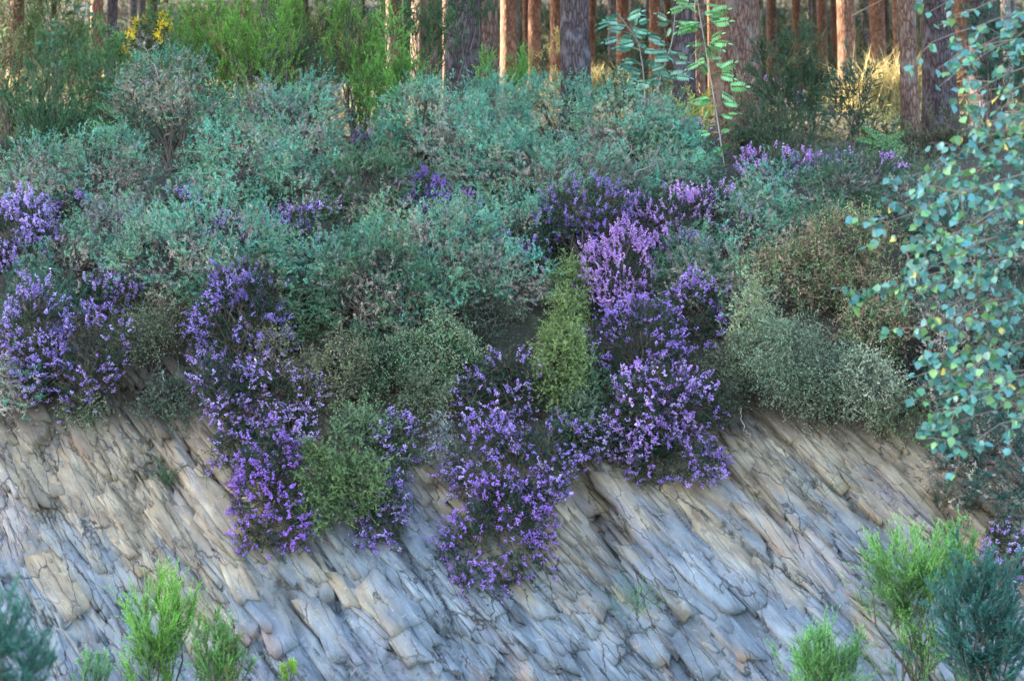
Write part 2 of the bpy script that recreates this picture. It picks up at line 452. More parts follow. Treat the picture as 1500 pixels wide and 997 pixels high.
# ------------------------------------------------------------------ rock face
ca_, sa_ = math.cos(FOL), math.sin(FOL)
def vnoise(x, y, seed=0):
    """smooth value noise"""
    xi = np.floor(x).astype(int); yi = np.floor(y).astype(int)
    fx = x - xi; fy = y - yi
    fx = fx * fx * (3 - 2 * fx); fy = fy * fy * (3 - 2 * fy)
    def h(a, b):
        n = (a * 374761393 + b * 668265263 + seed * 974634777) & 0x7fffffff
        n = ((n ^ (n >> 13)) * 1274126177) & 0x7fffffff
        return ((n ^ (n >> 16)) & 0xffff) / 65535.0
    return (h(xi, yi) * (1 - fx) + h(xi + 1, yi) * fx) * (1 - fy) + (h(xi, yi + 1) * (1 - fx) + h(xi + 1, yi + 1) * fx) * fy
def fbm(x, y, o=4, seed=0):
    s = 0; a = 0.5
    for i in range(o):
        s = s + a * vnoise(x * 2 ** i, y * 2 ** i, seed + i); a *= 0.5
    return s
def plates(a, b, seed):
    """shingle relief: stretched cells, each with its own level and tilt"""
    ai = np.floor(a).astype(int); bi = np.floor(b).astype(int)
    best = np.full(a.shape, 9.0); sec = np.full(a.shape, 9.0); out = np.zeros(a.shape)
    def h(i, j, k):
        n = (i * 374761393 + j * 668265263 + (seed * 31 + k) * 974634777) & 0x7fffffff
        n = ((n ^ (n >> 13)) * 1274126177) & 0x7fffffff
        return ((n ^ (n >> 16)) & 0xffff) / 65535.0
    for di in (-1, 0, 1):
        for dj in (-1, 0, 1):
            i = ai + di; j = bi + dj
            ox = a - (i + h(i, j, 1)); oy = b - (j + h(i, j, 2))
            d = ox * ox + oy * oy
            lev = 1.2 * (h(i, j, 3) - 0.5) + ox * (0.2 + 0.4 * h(i, j, 4)) + oy * (h(i, j, 5) - 0.6) * .6
            k = d < best
            sec = np.where(k, best, np.minimum(sec, d))
            best = np.where(k, d, best); out = np.where(k, lev, out)
    gap = np.sqrt(sec) - np.sqrt(best)
    return out, gap
def rock_disp(x, s):
    wx = x + 0.06 * (fbm(x * 2.3, s * 2.3, 3, 11) - 0.45); ws = s + 0.06 * (fbm(x * 2.3 + 9, s * 2.3, 3, 17) - 0.45)
    wx = wx + 0.02 * (vnoise(x * 14, s * 14, 5) - .5); ws = ws + 0.02 * (vnoise(x * 14 + 5, s * 14, 6) - .5)
    a = wx * ca_ - ws * sa_          # along the cleavage: down to the right
    b = wx * sa_ + ws * ca_
    a = a + 0.03 * (vnoise(b * 30, a * 4, 77) - .5); b = b + 0.012 * (vnoise(a * 9, b * 40, 78) - .5)
    p1, g1 = plates(a / 0.95, b / 0.24, 1)
    open1 = np.clip(fbm(x * 1.9 + 7, s * 1.9, 2, 60) * 3.2 - .8, 0, 1)
    d = 0.055 * p1 - 0.10 * open1 * np.clip(1 - g1 / 0.08, 0, 1)
    m1 = np.clip(fbm(x * 1.1, s * 1.1, 2, 40) * 3 - 0.6, 0.2, 1)
    p2, g2 = plates(a / 0.55, b / 0.085, 2)
    d = d + m1 * (0.022 * p2 - 0.05 * np.clip(1 - g2 / 0.14, 0, 1) * np.clip(fbm(x * 2.9, s * 2.9, 2, 70) * 3.6 - 1.0, 0, 1))
    m2 = np.clip(fbm(x * 1.7 + 4, s * 1.7, 2, 50) * 3.4 - 0.8, 0.12, 1)
    p3, g3 = plates(a / 0.24, b / 0.042, 3)
    d = d + m2 * 0.009 * p3
    d = d + 0.004 * (fbm(x * 22, s * 22, 3, 21) - .45)
    d = d + 0.26 * (fbm(x * 0.7 + 3, s * 0.7, 3, 31) - 0.45)
    return d
RN = unit(np.array([0, -1.0, 0.53]))
RU = unit(np.array([0, 0.53, 1.0]))
def cleft(x, z):
    """gullies seen in the face: (px path, depth)"""
    d = 0
    for (ax, az, bx, bz, w, k) in CLEFTS:
        L2 = (bx - ax) ** 2 + (bz - az) ** 2
        t = np.clip(((x - ax) * (bx - ax) + (z - az) * (bz - az)) / L2, 0, 1)
        q = np.hypot(x - ax - t * (bx - ax), z - az - t * (bz - az)) + 0.03 * (vnoise(x * 9, z * 9, 3) - .5)
        d = d - k * np.clip(1 - q / w, 0, 1) ** 0.8 * (0.4 + 0.6 * np.sin(math.pi * np.clip(t * 0.9 + .08, 0, 1)))
    return d
CLEFTS = []
for (x0, y0, x1, y1, w, k) in [(835, 650, 908, 800, .18, .36), (905, 800, 960, 990, .07, .06), (150, 560, 330, 850, .08, .09), (255, 640, 380, 770, .05, .08),
                               (1040, 640, 1290, 930, .05, .05), (560, 740, 640, 900, .06, .07), (1090, 800, 1180, 960, .04, .05), (640, 900, 760, 1000, .05, .05), (1170, 640, 1400, 880, .06, .05)]:
    p, q = at(x0, y0, 12.2), at(x1, y1, 11.8)
    CLEFTS.append((p[0], p[2], q[0], q[2], w, k))
def rock_pt(X, Z):
    """X, Z: face coordinates (world x and nominal height); returns displaced point"""
    S = Z / 0.88
    d = rock_disp(X, S) + cleft(X, Z)
    # lip curls back into the soil at the top
    top = np.clip((Z - 2.55) / 0.6, 0, 1)
    d = d - 0.22 * top ** 2
    y = rock_y(X, Z)
    return np.stack([X + RN[0] * d, y + RN[1] * d, Z + RN[2] * d], -1)
rm_ = MB()
V, F = grid_mesh(np.concatenate([np.arange(-6.9, -4.9, .05), np.arange(-4.9, 4.9, 0.0165), np.arange(4.9, 6.95, .05)]), np.concatenate([np.arange(-.35, .15, .05), np.arange(0.15, 3.34, 0.0155)]), rock_pt)
rm_.add(V, F, np.array([.3, .3, .3]))
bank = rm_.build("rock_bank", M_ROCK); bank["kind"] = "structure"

# loose slabs and flakes proud of the face, every one its own piece
def slab_geom(n_ang, pointed, jit, thick):
    th = np.linspace(0, 2 * math.pi, n_ang, endpoint=False) + rng.normal(0, 0.12, n_ang)
    c, s = np.cos(th), np.sin(th)
    r = 1 / (np.abs(c) ** pointed + np.abs(s) ** pointed) ** (1 / pointed) * (1 + rng.normal(0, jit, n_ang))
    return np.stack([r * c, r * s], 1)
def face_h(X, Z):
    return rock_disp(X, Z / .88) + cleft(X, Z)
def make_slab(center_px, L, W, T, ang, tilt):
    p = place(center_px[0], center_px[1], 0.0)
    X0, Z0 = p[0], p[2]
    # long straight edges on the cleavage, ragged short ends
    g = random.gauss
    up = [(-.44, .48), (-.2, .5), (.1, .48), (.38, .5)]
    en = [(.52, .38), (.46, .0)]
    lo = [(.48, -.48), (.15, -.5), (-.2, -.47), (-.36, -.5)]
    st_ = [(-.52, -.42), (-.46, .05)]
    o = np.array([(a + g(0, .03), b + g(0, .05)) for a, b in up + en + lo + st_]) * np.array([L, W])
    if random.random() < .5:
        o = o * np.array([1, -1]); o = o[::-1]
    o[:, 0] += o[:, 1] * random.uniform(-.7, .7)
    n = len(o)
    e1 = np.array([math.cos(ang), 0, 0]) - RU * math.sin(ang); e1 = unit(e1)
    e2 = unit(np.cross(RN, e1)); e2 = -e2 if e2[2] < 0 else e2
    def hgt(xy):
        r = xy[:, :1] * e1 + xy[:, 1:] * e2
        return face_h(X0 + r[:, 0], Z0 + r[:, 2])[:, None]
    hd = hgt(o * .9); lev = float(np.percentile(hd, 60))
    base = np.array([X0, rock_y(X0, Z0), Z0]) + RN * lev
    def surf(xy, h, k):
        q = tilt[0] * xy[:, :1] / L + tilt[1] * xy[:, 1:] / W
        return xy[:, :1] * e1 + xy[:, 1:] * e2 + RN * (h + q + k * (hgt(xy) - lev))
    inner = o * 0.6 + rng.normal(0, 0.03, o.shape) * np.array([L, W])
    z0 = np.zeros((1, 2))
    v = np.concatenate([surf(z0, np.array([[T]]), .15), surf(inner, T + rng.normal(0, T * .06, (n, 1)), .15), surf(o * 0.985, T * .97 + rng.normal(0, T * .06, (n, 1)), .15),
                        surf(o, np.full((n, 1), -0.06), .0)])
    f = []
    for i in range(n):
        j = (i + 1) % n
        f.append((0, 1 + i, 1 + j))
        for k in range(2):
            a, b = 1 + k * n, 1 + (k + 1) * n
            f += [(a + i, b + i, b + j), (a + i, b + j, a + j)]
    mb = MB(); mb.add(v, f, np.array([.3, .3, .3]))
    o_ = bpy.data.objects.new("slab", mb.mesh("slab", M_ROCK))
    o_.location = base; COL.objects.link(o_); o_.parent = bank
    return o_
hand = [  # px, py, length m, width m
    (935, 760, 1.15, .26), (965, 850, .9, .2), (565, 885, .62, .30), (590, 940, .5, .2), (805, 925, .52, .16), (700, 945, .5, .13),
    (320, 740, .75, .22), (130, 745, .95, .26), (190, 800, .7, .22), (60, 700, .6, .2), (260, 790, .8, .12), (640, 830, .7, .12), (610, 800, .5, .14),
    (1110, 690, .55, .14), (1085, 690, .5, .10), (1150, 800, 1.1, .17), (1210, 850, .9, .15), (1060, 800, .8, .2), (1290, 960, .3, .2), (1010, 950, .6, .2),
    (1070, 930, .55, .2), (1180, 930, .6, .16), (90, 860, .7, .25), (400, 910, .6, .24), (480, 920, .7, .22), (350, 850, .5, .17), (880, 930, .5, .2), (1240, 760, .8, .14),
    (1330, 720, .7, .12), (770, 880, .5, .14), (850, 860, .7, .18), (500, 860, .4, .12), (185, 650, .6, .12), (200, 610, .5, .10), (1140, 620, .5, .12), (1200, 680, .7, .13)]
for (px, py, L, W) in hand:
    make_slab((px, py), L, W, random.uniform(.012, .03), FOL + random.gauss(0, .07), (random.uniform(0.0, .03), random.uniform(-.03, 0)))
def flakes(n):
    """thousands of thin sharp-edged cleavage flakes, layered like shingles"""
    mb = MB()
    X = rng.uniform(-4.9, 4.9, n * 2); Z = rng.uniform(.15, 3.0, n * 2)
    kk = fbm(X * 1.25 + 20, Z * 1.25, 2, 95) + rng.normal(0, .06, n * 2) > .36
    X, Z = X[kk][:n], Z[kk][:n]; n = len(X)
    big_ = vnoise(X * 1.3, Z * 1.3, 91)
    L = (.08 + .50 * rng.random(n) ** 2.0) * (.5 + 1.0 * big_); W = L * rng.uniform(.05, .20, n) + .006
    A = FOL + rng.normal(0, .07, n) + .25 * (vnoise(X * .8, Z * .8, 92) - .5)
    h0 = face_h(X, Z)
    poly = np.array([(-.5, -.45), (-.44, .5), (-.05, .48), (.40, .5), (.52, .30), (.46, -.5), (-.05, -.5)]); K = len(poly)
    o = poly[None] + rng.normal(0, 1, (n, K, 2)) * np.array([.03, .05]); fl = rng.random(n) < .5
    o[fl, :, 1] *= -1; o[fl] = o[fl][:, ::-1]
    o = o * np.stack([L, W], 1)[:, None, :]
    o[..., 0] += o[..., 1] * rng.uniform(-1.6, 1.6, (n, 1))
    e1 = np.stack([np.cos(A), -np.sin(A) * RU[1], -np.sin(A) * RU[2]], 1)
    e2 = np.stack([np.sin(A), np.cos(A) * RU[1], np.cos(A) * RU[2]], 1)
    base = np.stack([X, rock_y(X, Z), Z], 1) + RN * h0[:, None]
    T = rng.uniform(.002, .010, n) * (.6 + L * 2)
    # one long edge or the lower end lifts off the face
    q = o[..., 0] / L[:, None] * rng.uniform(0, .022, (n, 1)) - o[..., 1] / W[:, None] * rng.uniform(-.006, .016, (n, 1))
    r = o[..., :1] * e1[:, None] + o[..., 1:] * e2[:, None]
    hl = face_h(X[:, None] + r[..., 0], Z[:, None] + r[..., 2]) - h0[:, None]
    hh = T[:, None] + q + .5 * np.clip(hl, -.02, .02)
    topv = base[:, None] + r + RN * hh[..., None]
    botv = base[:, None] + r * .98 - RN * .03
    cen = topv.mean(1, keepdims=True)
    v = np.concatenate([cen, topv, botv], 1)
    f = []
    for i in range(K):
        j = (i + 1) % K
        f += [(0, 1 + j, 1 + i), (1 + i, 1 + j, 1 + K + j), (1 + i, 1 + K + j, 1 + K + i)]
    F_ = (np.arange(n) * (2 * K + 1))[:, None, None] + np.array(f)[None]
    mb.add(v.reshape(-1, 3), F_.reshape(-1, 3), np.array([.3, .3, .3]))
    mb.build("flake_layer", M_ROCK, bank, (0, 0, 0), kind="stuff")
flakes(3600)
k = 0
while k < 255:
    px, py = random.uniform(-60, 1560), random.uniform(575, 1040)
    L = random.choice([random.uniform(.12, .3), random.uniform(.25, .55), random.uniform(.4, .85)])
    make_slab((px, py), L, L * random.uniform(.12, .34), random.uniform(.006, .022), FOL + random.gauss(0, .10), (random.uniform(0, .015), random.uniform(-.015, .004)))
    k += 1

# ------------------------------------------------------------------ vegetation builders
UP = np.array([0, 0, 1.0])
def base_of(p):
    return drop(p)
def world_r(p, rx, ry):
    d = p[1] / ray(750, 498)[1]
    return rx / FPX * d, ry / FPX * d
GROW = 1.30
def spot(px, py, rx, ry, off):
    p = place(px, py, 0.3)
    for i in range(2):
        wx, wz = world_r(p, rx * GROW, ry * GROW)
        p = place(px, py, wz * off)
    return p, wx, wz
def shell(n, c, R3, lo=0.8, hi=1.05, back=0.45, k=5, sub=(.42, .66)):
    """points over a ragged heap of smaller masses that fill the bush's extent; thin on the side buried in the slope"""
    subs = []
    for i in range(k):
        r = random.uniform(*sub)
        dd = rdir(1)[0]; dd[1] *= .6
        subs.append((c + dd * R3 * (1 - r) * random.uniform(.75, 1.12), R3 * r * np.array([random.uniform(.85, 1.2), 1, random.uniform(.85, 1.2)])))
    Ps, Ns = [], []
    w = np.array([q[1][0] * q[1][2] for q in subs]); w = w / w.sum()
    for (cc, rr_), ww in zip(subs, w):
        m = int(n * ww * 1.55) + 3
        d = rdir(m * 3)
        d = d[(d @ unit(np.array([0, 1.0, -0.55]))) < back][:m]
        ph = rng.random(3) * 6
        lump = 1 + 0.13 * np.sin(d[:, 0] * 4.3 + ph[0]) * np.cos(d[:, 2] * 4.7 + ph[1]) + 0.10 * np.sin(d[:, 1] * 7 + d[:, 0] * 7 + d[:, 2] * 5 + ph[2])
        P = cc + d * ((lo + (hi - lo) * rng.random(len(d))) * lump)[:, None] * rr_
        keep = np.ones(len(P), bool)
        for (c2, r2) in subs:
            if c2 is cc: continue
            keep &= np.linalg.norm((P - c2) / r2, axis=1) > .72
        Ps.append(P[keep]); Ns.append(unit(d / rr_)[keep])
    P = np.concatenate(Ps); N = np.concatenate(Ns)
    if len(P) > n:
        q = rng.permutation(len(P))[:n]; P, N = P[q], N[q]
    return P, N
def stems(root, mb, targets, col=(0.09, 0.07, 0.055), r0=0.014, r1=0.004, jit=0.06):
    for t in targets:
        tube(mb, curve(root, t, 6, 0.05, jit), r0, r1, np.array(col) * random.uniform(.7, 1.3), 4)

GREEN_GORSE = [(0.145, 0.38, 0.24), (0.125, 0.365, 0.245), (0.20, 0.39, 0.21), (0.165, 0.37, 0.24), (0.22, 0.38, 0.20)]
DEAD_GORSE = [(0.36, 0.29, 0.22), (0.29, 0.24, 0.19), (0.42, 0.34, 0.24), (0.36, 0.33, 0.29)]
def gorse(px, py, rx, ry, label, dead=0.3, off=0.7, twig=0, green=GREEN_GORSE, yellow=0, deadcol=DEAD_GORSE, name="gorse_bush", cat="gorse", group=None, dens=1.0, deep=0.75, Y=None):
    c, wx, wz = spot(px, py, rx * 1.06, ry * 1.14, off)
    if Y is not None:
        c = at(px, py, Y); wx, wz = world_r(c, rx, ry)
    b = base_of(c)
    e = empty(name, b, label, cat, group)
    R3 = np.array([wx, max(wx, wz) * deep, wz])
    area = 2.6 * math.pi * ((wx * wz) ** 0.5) ** 2
    nl = int(max(8, area / 0.045 * dens))
    P, N = shell(nl, c, R3, k=4, sub=(.52, .74))
    fo = MB(); fo.center = (c - UP * .15, R3)
    # deadness varies over the bush in patches
    ph = rng.random(4) * 6
    dn = dead - 0.05 + 0.5 * np.sin(P[:, 0] * 5 + ph[0]) * np.sin(P[:, 2] * 6 + ph[1]) + 0.2 * np.sin(P[:, 1] * 9 + ph[2]) - 0.25 * (P[:, 2] - c[2]) / wz
    lg = pal(green, len(P), .12)
    for ns, off_in, isdead in ((14, 0.02, False), (10, 0.07, True)):
        m = len(P) * ns
        idx = np.repeat(np.arange(len(P)), ns)
        lumpdir = unit(N + 0.55 * UP)
        D = unit(lumpdir[idx] + 0.55 * rng.normal(size=(m, 3)))
        O = P[idx] - lumpdir[idx] * (off_in + 0.05) + rng.normal(size=(m, 3)) * 0.065
        keep = rng.random(m)
        if not isdead:
            k = keep > np.clip(dn[idx], 0.03, 0.9)
            O, D, ii = O[k], D[k], idx[k]
            L = rng.uniform(.07, .17, len(O))
            ca = lg[ii] * 0.8
            cb = lg[ii] * rng.uniform(.95, 1.25, (len(O), 1))
        else:
            k = keep < np.clip(0.30 + dn[idx], 0.15, 1.0)
            O, D, ii = O[k], D[k], idx[k]
            O = O - UP * 0.03
            L = rng.uniform(.06, .14, len(O))
            ca = pal(deadcol, len(O)); cb = ca * 1.1
        shoots(fo, O, D, L, 23, .032, .0070, 0.95, ca, cb, 0.25, 0.45)
    if yellow:
        q = rng.integers(0, len(P), yellow)
        O = P[q] + N[q] * .06 + rng.normal(size=(yellow, 3)) * .03
        for j in range(5):
            blades(fo, O + rng.normal(size=O.shape) * .008, rdir(yellow), np.full(yellow, .02), np.full(yellow, .016), pal([(.75, .5, .03)], yellow))
    fo.build("foliage", M_SOFT, e, kind="stuff")
    st = MB()
    inner = P[rng.integers(0, len(P), max(7, len(P) // 3))] * 0.8 + c * 0.2
    stems(b, st, inner, r0=.012, r1=.003)
    # dry inner twigs
    n = int(120 * dens)
    d0 = c + rdir(n) * R3 * rng.uniform(.2, .75, (n, 1))
    blades(st, d0, unit(rdir(n) + UP * .4), rng.uniform(.12, .3, n), np.full(n, .006), pal([(.11, .09, .07), (.16, .13, .10)], n))
    st.build("stem", M_WOOD, e)
    for t in range(twig):
        tw = MB()
        a = P[rng.integers(0, len(P))]; 
        a = c + np.array([random.uniform(-.5, .5) * wx, -R3[1] * .7, random.uniform(-.2, .4) * wz])
        q = a + np.array([random.uniform(-.3, .3), -0.12, random.uniform(.12, .35)])
        pts = curve(a, q, 7, .05, .08)
        tube(tw, pts, .008, .003, (.24, .22, .19), 4)
        tube(tw, curve(pts[3], pts[3] + np.array([random.uniform(-.2, .2), -.05, .14]), 5, .03, .08), .005, .002, (.24, .22, .19), 4)
        tw.build("bare_twig", M_WOOD, e)
    return e

def bells(mb, C, S, col):
    """little five-point bells"""
    n = len(C)
    D = rdir(n); a, b = basis(D)
    th = np.arange(3) * math.pi * 2 / 3
    ring = C[:, None, :] + S[:, None, None] * 0.9 * (a[:, None, :] * np.cos(th)[None, :, None] + b[:, None, :] * np.sin(th)[None, :, None])
    tip = C + D * S[:, None] * 1.2
    v = np.concatenate([tip[:, None], ring], 1)
    f = np.array([(0, 1, 2), (0, 2, 3), (0, 3, 1), (1, 3, 2)])
    F = (np.arange(n) * 4)[:, None, None] + f[None]
    mb.add(v.reshape(-1, 3), F.reshape(-1, 3), np.repeat(col, 4, axis=0))
HEATH_GREEN = [(0.030, 0.060, 0.035), (0.045, 0.075, 0.04), (0.03, 0.065, 0.045)]
VIOLET = [(0.32, 0.18, 0.56), (0.38, 0.23, 0.62), (0.27, 0.15, 0.50), (0.46, 0.32, 0.66)]
LILAC = [(0.48, 0.24, 0.62), (0.40, 0.20, 0.58), (0.55, 0.30, 0.66)]
def heather(px, py, rx, ry, label, flowers=1.0, colors=VIOLET, green=HEATH_GREEN, off=0.6, spike=1.0, brown=0.15, rise=0.5, name="heather_bush", group=None, deep=0.7, dens=1.0):
    c, wx, wz = spot(px, py, rx, ry, off)
    b = base_of(c)
    e = empty(name, b, label, "heather", group)
    R3 = np.array([wx, max(min(wx, wz) * 1.0, .12) * deep, wz])
    area = 2.6 * math.pi * wx * wz
    ns = int(max(40, area * 400 * dens))
    hang = b[2] < 3.0 and c[2] < 3.0
    P, N = shell(ns, c, R3, 0.6, 1.1, k=7, sub=(.40, .64))
    if hang: rise = min(rise, .15)
    D = unit(N * 0.9 + UP * rise + np.array([0, -0.35, 0]) + 0.45 * rng.normal(size=P.shape))
    L = rng.uniform(.09, .2, len(P))
    fo = MB()
    ca = pal(green, len(P)); 
    isb = rng.random(len(P)) < brown
    ca[isb] = pal([(.12, .085, .055), (.16, .12, .09)], int(isb.sum()))
    O = P - D * L[:, None]
    shoots(fo, O, D, L, 22, .021, .008, 0.8, ca, ca * 1.25, 0.22, 0.3, axis_w=.003)
    fo.build("foliage", M_NEEDLE, e, kind="stuff")
    fl = MB()
    # flowers gather in patches on the bush
    ph = rng.random(4) * 6
    patch = 0.62 + 0.55 * np.sin(P[:, 0] * 8 + ph[0]) * np.sin(P[:, 2] * 8 + ph[1]) + .2 * np.sin(P[:, 0] * 19 + P[:, 2] * 17 + ph[3])
    k = (rng.random(len(P)) < np.clip(patch, .05, 1) * flowers * 0.62)
    T = P[k]; DD = D[k]; n = len(T)
    cc = pal(colors, n, .14) * np.array([1.30, 1.36, 1.14])
    nw = 5
    for w in range(nw):
        have = rng.random(n) < (1.0 if w < 2 else 0.5 * spike)
        if not have.any():
            continue
        t = T[have] + DD[have] * (w * .016 - .012)
        m = len(t); reps = 4
        C = np.repeat(t, reps, axis=0) + rng.normal(size=(m * reps, 3)) * .0085 * (1 - .09 * w)
        colr = np.repeat(cc[have], reps, axis=0) * rng.uniform(.7, 1.3, (m * reps, 1))
        bells(fl, C, rng.uniform(.006, .0105, m * reps), colr)
    fl.build("blossom", M_FLOWER, e, kind="stuff")
    st = MB()
    tg = P[rng.integers(0, len(P), max(8, len(P) // 26))]
    stems(b, st, tg * .9 + c * .1, (.12, .09, .07), .009, .0025, .07)
    st.build("stem", M_WOOD, e)
    return e

def heath_tree(px, py, rx, ry, label, tip=(0.14, 0.27, 0.05), low=(0.05, 0.10, 0.035), off=0.7, Y=None, plume=0.30, n=None, rust=0.0, name="tree_heath", cat="shrub", lean=0.35, group=None, deep=.7, stem_col=(.10, .08, .06), needle=.017, skirt=.6, near=False):
    """upright feathery shrub made of plumes"""
    if Y is None:
        c, wx, wz = spot(px, py, rx, ry, off)
    else:
        c = at(px, py, Y); wx, wz = world_r(c, rx, ry)
    b = base_of(c)
    if Y is not None:
        b = np.array([c[0], c[1], ground_h(c[0], c[1])])
    e = empty(name, b, label, cat, group)
    R3 = np.array([wx, wx * deep, wz])
    if n is None:
        n = int(max(16, 2.2 * math.pi * wx * wz / 0.020))
    P, N = shell(n, c, R3, .35, 1.0, .75)
    if Y is not None and skirt:
        k = int(len(P) * skirt); zb = b[2] + .12
        u = rng.random(k) ** .8
        P2 = np.stack([c[0] + rng.normal(0, .45, k) * wx, c[1] + rng.normal(-.25, .4, k) * wx * deep, zb + u * max(.05, c[2] - zb)], 1)
        P = np.concatenate([P, P2]); N = np.concatenate([N, unit(P2 - np.array([c[0], c[1], 0]) - UP * P2[:, 2:])])
    D = unit(N * lean + UP * .9 + rng.normal(size=P.shape) * .2)
    fo = MB()
    sub = 13 if near else 7
    L = rng.uniform(.6, 1.2, len(P)) * plume
    idx = np.repeat(np.arange(len(P)), sub)
    t = rng.uniform(-.1, .85, len(idx))
    O0 = P - D * (L[:, None] * .7)
    O = O0[idx] + D[idx] * (L[idx] * t)[:, None]
    Ds = unit(D[idx] + (.24 if near else .38) * rng.normal(size=(len(idx), 3)))
    Ls = L[idx] * rng.uniform(.25, .5, len(idx)) * (1.1 - .4 * t)
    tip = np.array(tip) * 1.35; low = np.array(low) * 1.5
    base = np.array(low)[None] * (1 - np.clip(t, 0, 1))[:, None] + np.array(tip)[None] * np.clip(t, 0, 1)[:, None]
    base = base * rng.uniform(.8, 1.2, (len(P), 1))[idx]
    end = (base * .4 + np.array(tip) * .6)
    if rust:
        k = rng.random(len(idx)) < rust
        base[k] = np.array((.28, .13, .07)); end[k] = np.array((.33, .17, .09))
    shoots(fo, O, Ds, Ls, 26 if near else 14, needle * (1.25 if near else 1.5), .0048 if near else .0115, .5, base, end, .15, .3, axis_w=.004)
    fo.build("foliage", M_NEEDLE, e, kind="stuff")
    st = MB()
    stems(b, st, O0[rng.integers(0, len(P), max(5, min(22, len(P) // 9)))], stem_col, .013, .004, .05)
    st.build("stem", M_WOOD, e)
    return e

def wiry(px, py, rx, ry, label, cols, off=0.6, dens=1.0, name="heath_bush", cat="shrub", hang=0.0, leaf=.012, leafn=16, deep=.7, bob=0, group=None, L=(.1, .22), width=.0035):
    """wiry non-flowering bush: thin curved twigs with tiny leaves"""
    c, wx, wz = spot(px, py, rx, ry, off)
    b = base_of(c)
    e = empty(name, b, label, cat, group)
    R3 = np.array([wx, max(min(wx, wz), .12) * deep, wz])
    ns = int(max(50, 2.6 * math.pi * wx * wz * 290 * dens))
    P, N = shell(ns, c, R3, .6, 1.1, k=6, sub=(.36, .6))
    D = unit(N + UP * (.35 - hang) + .6 * rng.normal(size=P.shape))
    Ls = rng.uniform(L[0], L[1], len(P))
    ca = pal(cols, len(P), .18) * np.array([2.0, 2.2, 1.95])
    fo = MB()
    shoots(fo, P - D * Ls[:, None] * .8, D, Ls, leafn, leaf * 1.8, .011, .85, ca * .8, ca * 1.1, .5, .3, axis_col=tuple(np.mean(np.array(cols), 0) * 1.15), axis_w=width)
    if bob:
        q = rng.integers(0, len(P), bob)
        bells(fo, P[q] + rng.normal(size=(bob, 3)) * .012, rng.uniform(.007, .012, bob), pal([(.34, .33, .18), (.42, .40, .26)], bob))
    fo.build("foliage", M_NEEDLE, e, kind="stuff")
    st = MB()
    stems(b, st, P[rng.integers(0, len(P), max(10, len(P) // 25))], tuple(np.mean(np.array(cols), 0) * .9), .008, .002, .12)
    st.build("stem", M_WOOD, e)
    return e

def grass_tuft(px, py, rx, ry, label, cols, off=0.1, n=260, hang=0.0, name="grass_tuft", cat="grass", Y=None, w=.006, sprd=.5, group=None):
    if Y is None:
        c, wx, wz = spot(px, py, rx, ry, off)
        b = base_of(c)
    else:
        c = at(px, py, Y); wx, wz = world_r(c, rx, ry); b = np.array([c[0], c[1], ground_h(c[0], c[1])])
    e = empty(name, b, label, cat, group)
    mb = MB()
    s = -1 if hang else 1
    O = c + np.stack([rng.normal(0, wx * .55, n), rng.normal(0, wx * .25, n), rng.normal(-s * wz * .75, wz * .12, n)], 1)
    D = unit(np.stack([rng.normal(0, sprd, n), rng.normal(-.2, .3, n), np.full(n, s * 1.0)], 1))
    L = rng.uniform(.6, 1.8, n) * wz
    C = pal(cols, n, .2)
    # two-piece blades that droop
    mid = O + D * (L * .6)[:, None]
    wv = unit(np.cross(D, rdir(n))) * (w / 2)
    tipd = unit(D + np.stack([rng.normal(0, .5, n), rng.normal(0, .4, n), np.full(n, -.5 * s * 1.0)], 1))
    tip = mid + tipd * (L * .5)[:, None]
    v = np.stack([O - wv, O + wv, mid + wv * .8, mid - wv * .8, tip], 1).reshape(-1, 3)
    f = (np.arange(n) * 5)[:, None, None] + np.array([(0, 1, 2), (0, 2, 3), (3, 2, 4)])[None]
    mb.add(v, f.reshape(-1, 3), np.repeat(C, 5, axis=0))
    mb.build("blade", M_DRY, e, kind="stuff")
    return e

# ------------------------------------------------------------------ pines
def trunk_mesh(mb, b, r, H, lean, fine):
    sides, near = (40, 64) if fine else (12, 10)
    zz = np.concatenate([np.linspace(-.3, 5.5, near), np.linspace(6.2, H, 10)])
    th = np.linspace(0, 2 * math.pi, sides, endpoint=False)
    Z, T = np.meshgrid(zz, th, indexing='ij')
    rr = r * (1 - .72 * np.clip(Z, 0, H) / H) * (1 + .35 * np.exp(-np.clip(Z + .3, 0, 9) * 2.5))
    if fine:
        sd = int(rng.integers(0, 900))
        u = np.cos(T) * 2.2; w_ = np.sin(T) * 2.2
        pl, _ = plates(Z * 5.0 + .5 * vnoise(u * 2 + 9, Z * 3, sd), T * 16 / (2 * math.pi) * 1.0 + 1.2 * vnoise(u + 3, Z * 2.2 + w_, sd), sd % 90)
        rr = rr * (1 + .05 * pl + .05 * (vnoise(u + 7, Z * 2, sd) - .5))
    X = b[0] + rr * np.cos(T) + lean[0] * Z; Y_ = b[1] + rr * np.sin(T) + lean[1] * Z
    v = np.stack([X, Y_, b[2] + Z], -1).reshape(-1, 3)
    k = len(zz); i = np.arange(k - 1)[:, None] * sides; j = np.arange(sides)[None]; jn = (j + 1) % sides
    q = np.stack([i + j, i + jn, i + sides + jn, i + sides + j], -1).reshape(-1, 4)
    mb.add(v, np.concatenate([q[:, [0, 1, 2]], q[:, [0, 2, 3]]]), np.array([.2, .12, .1]))
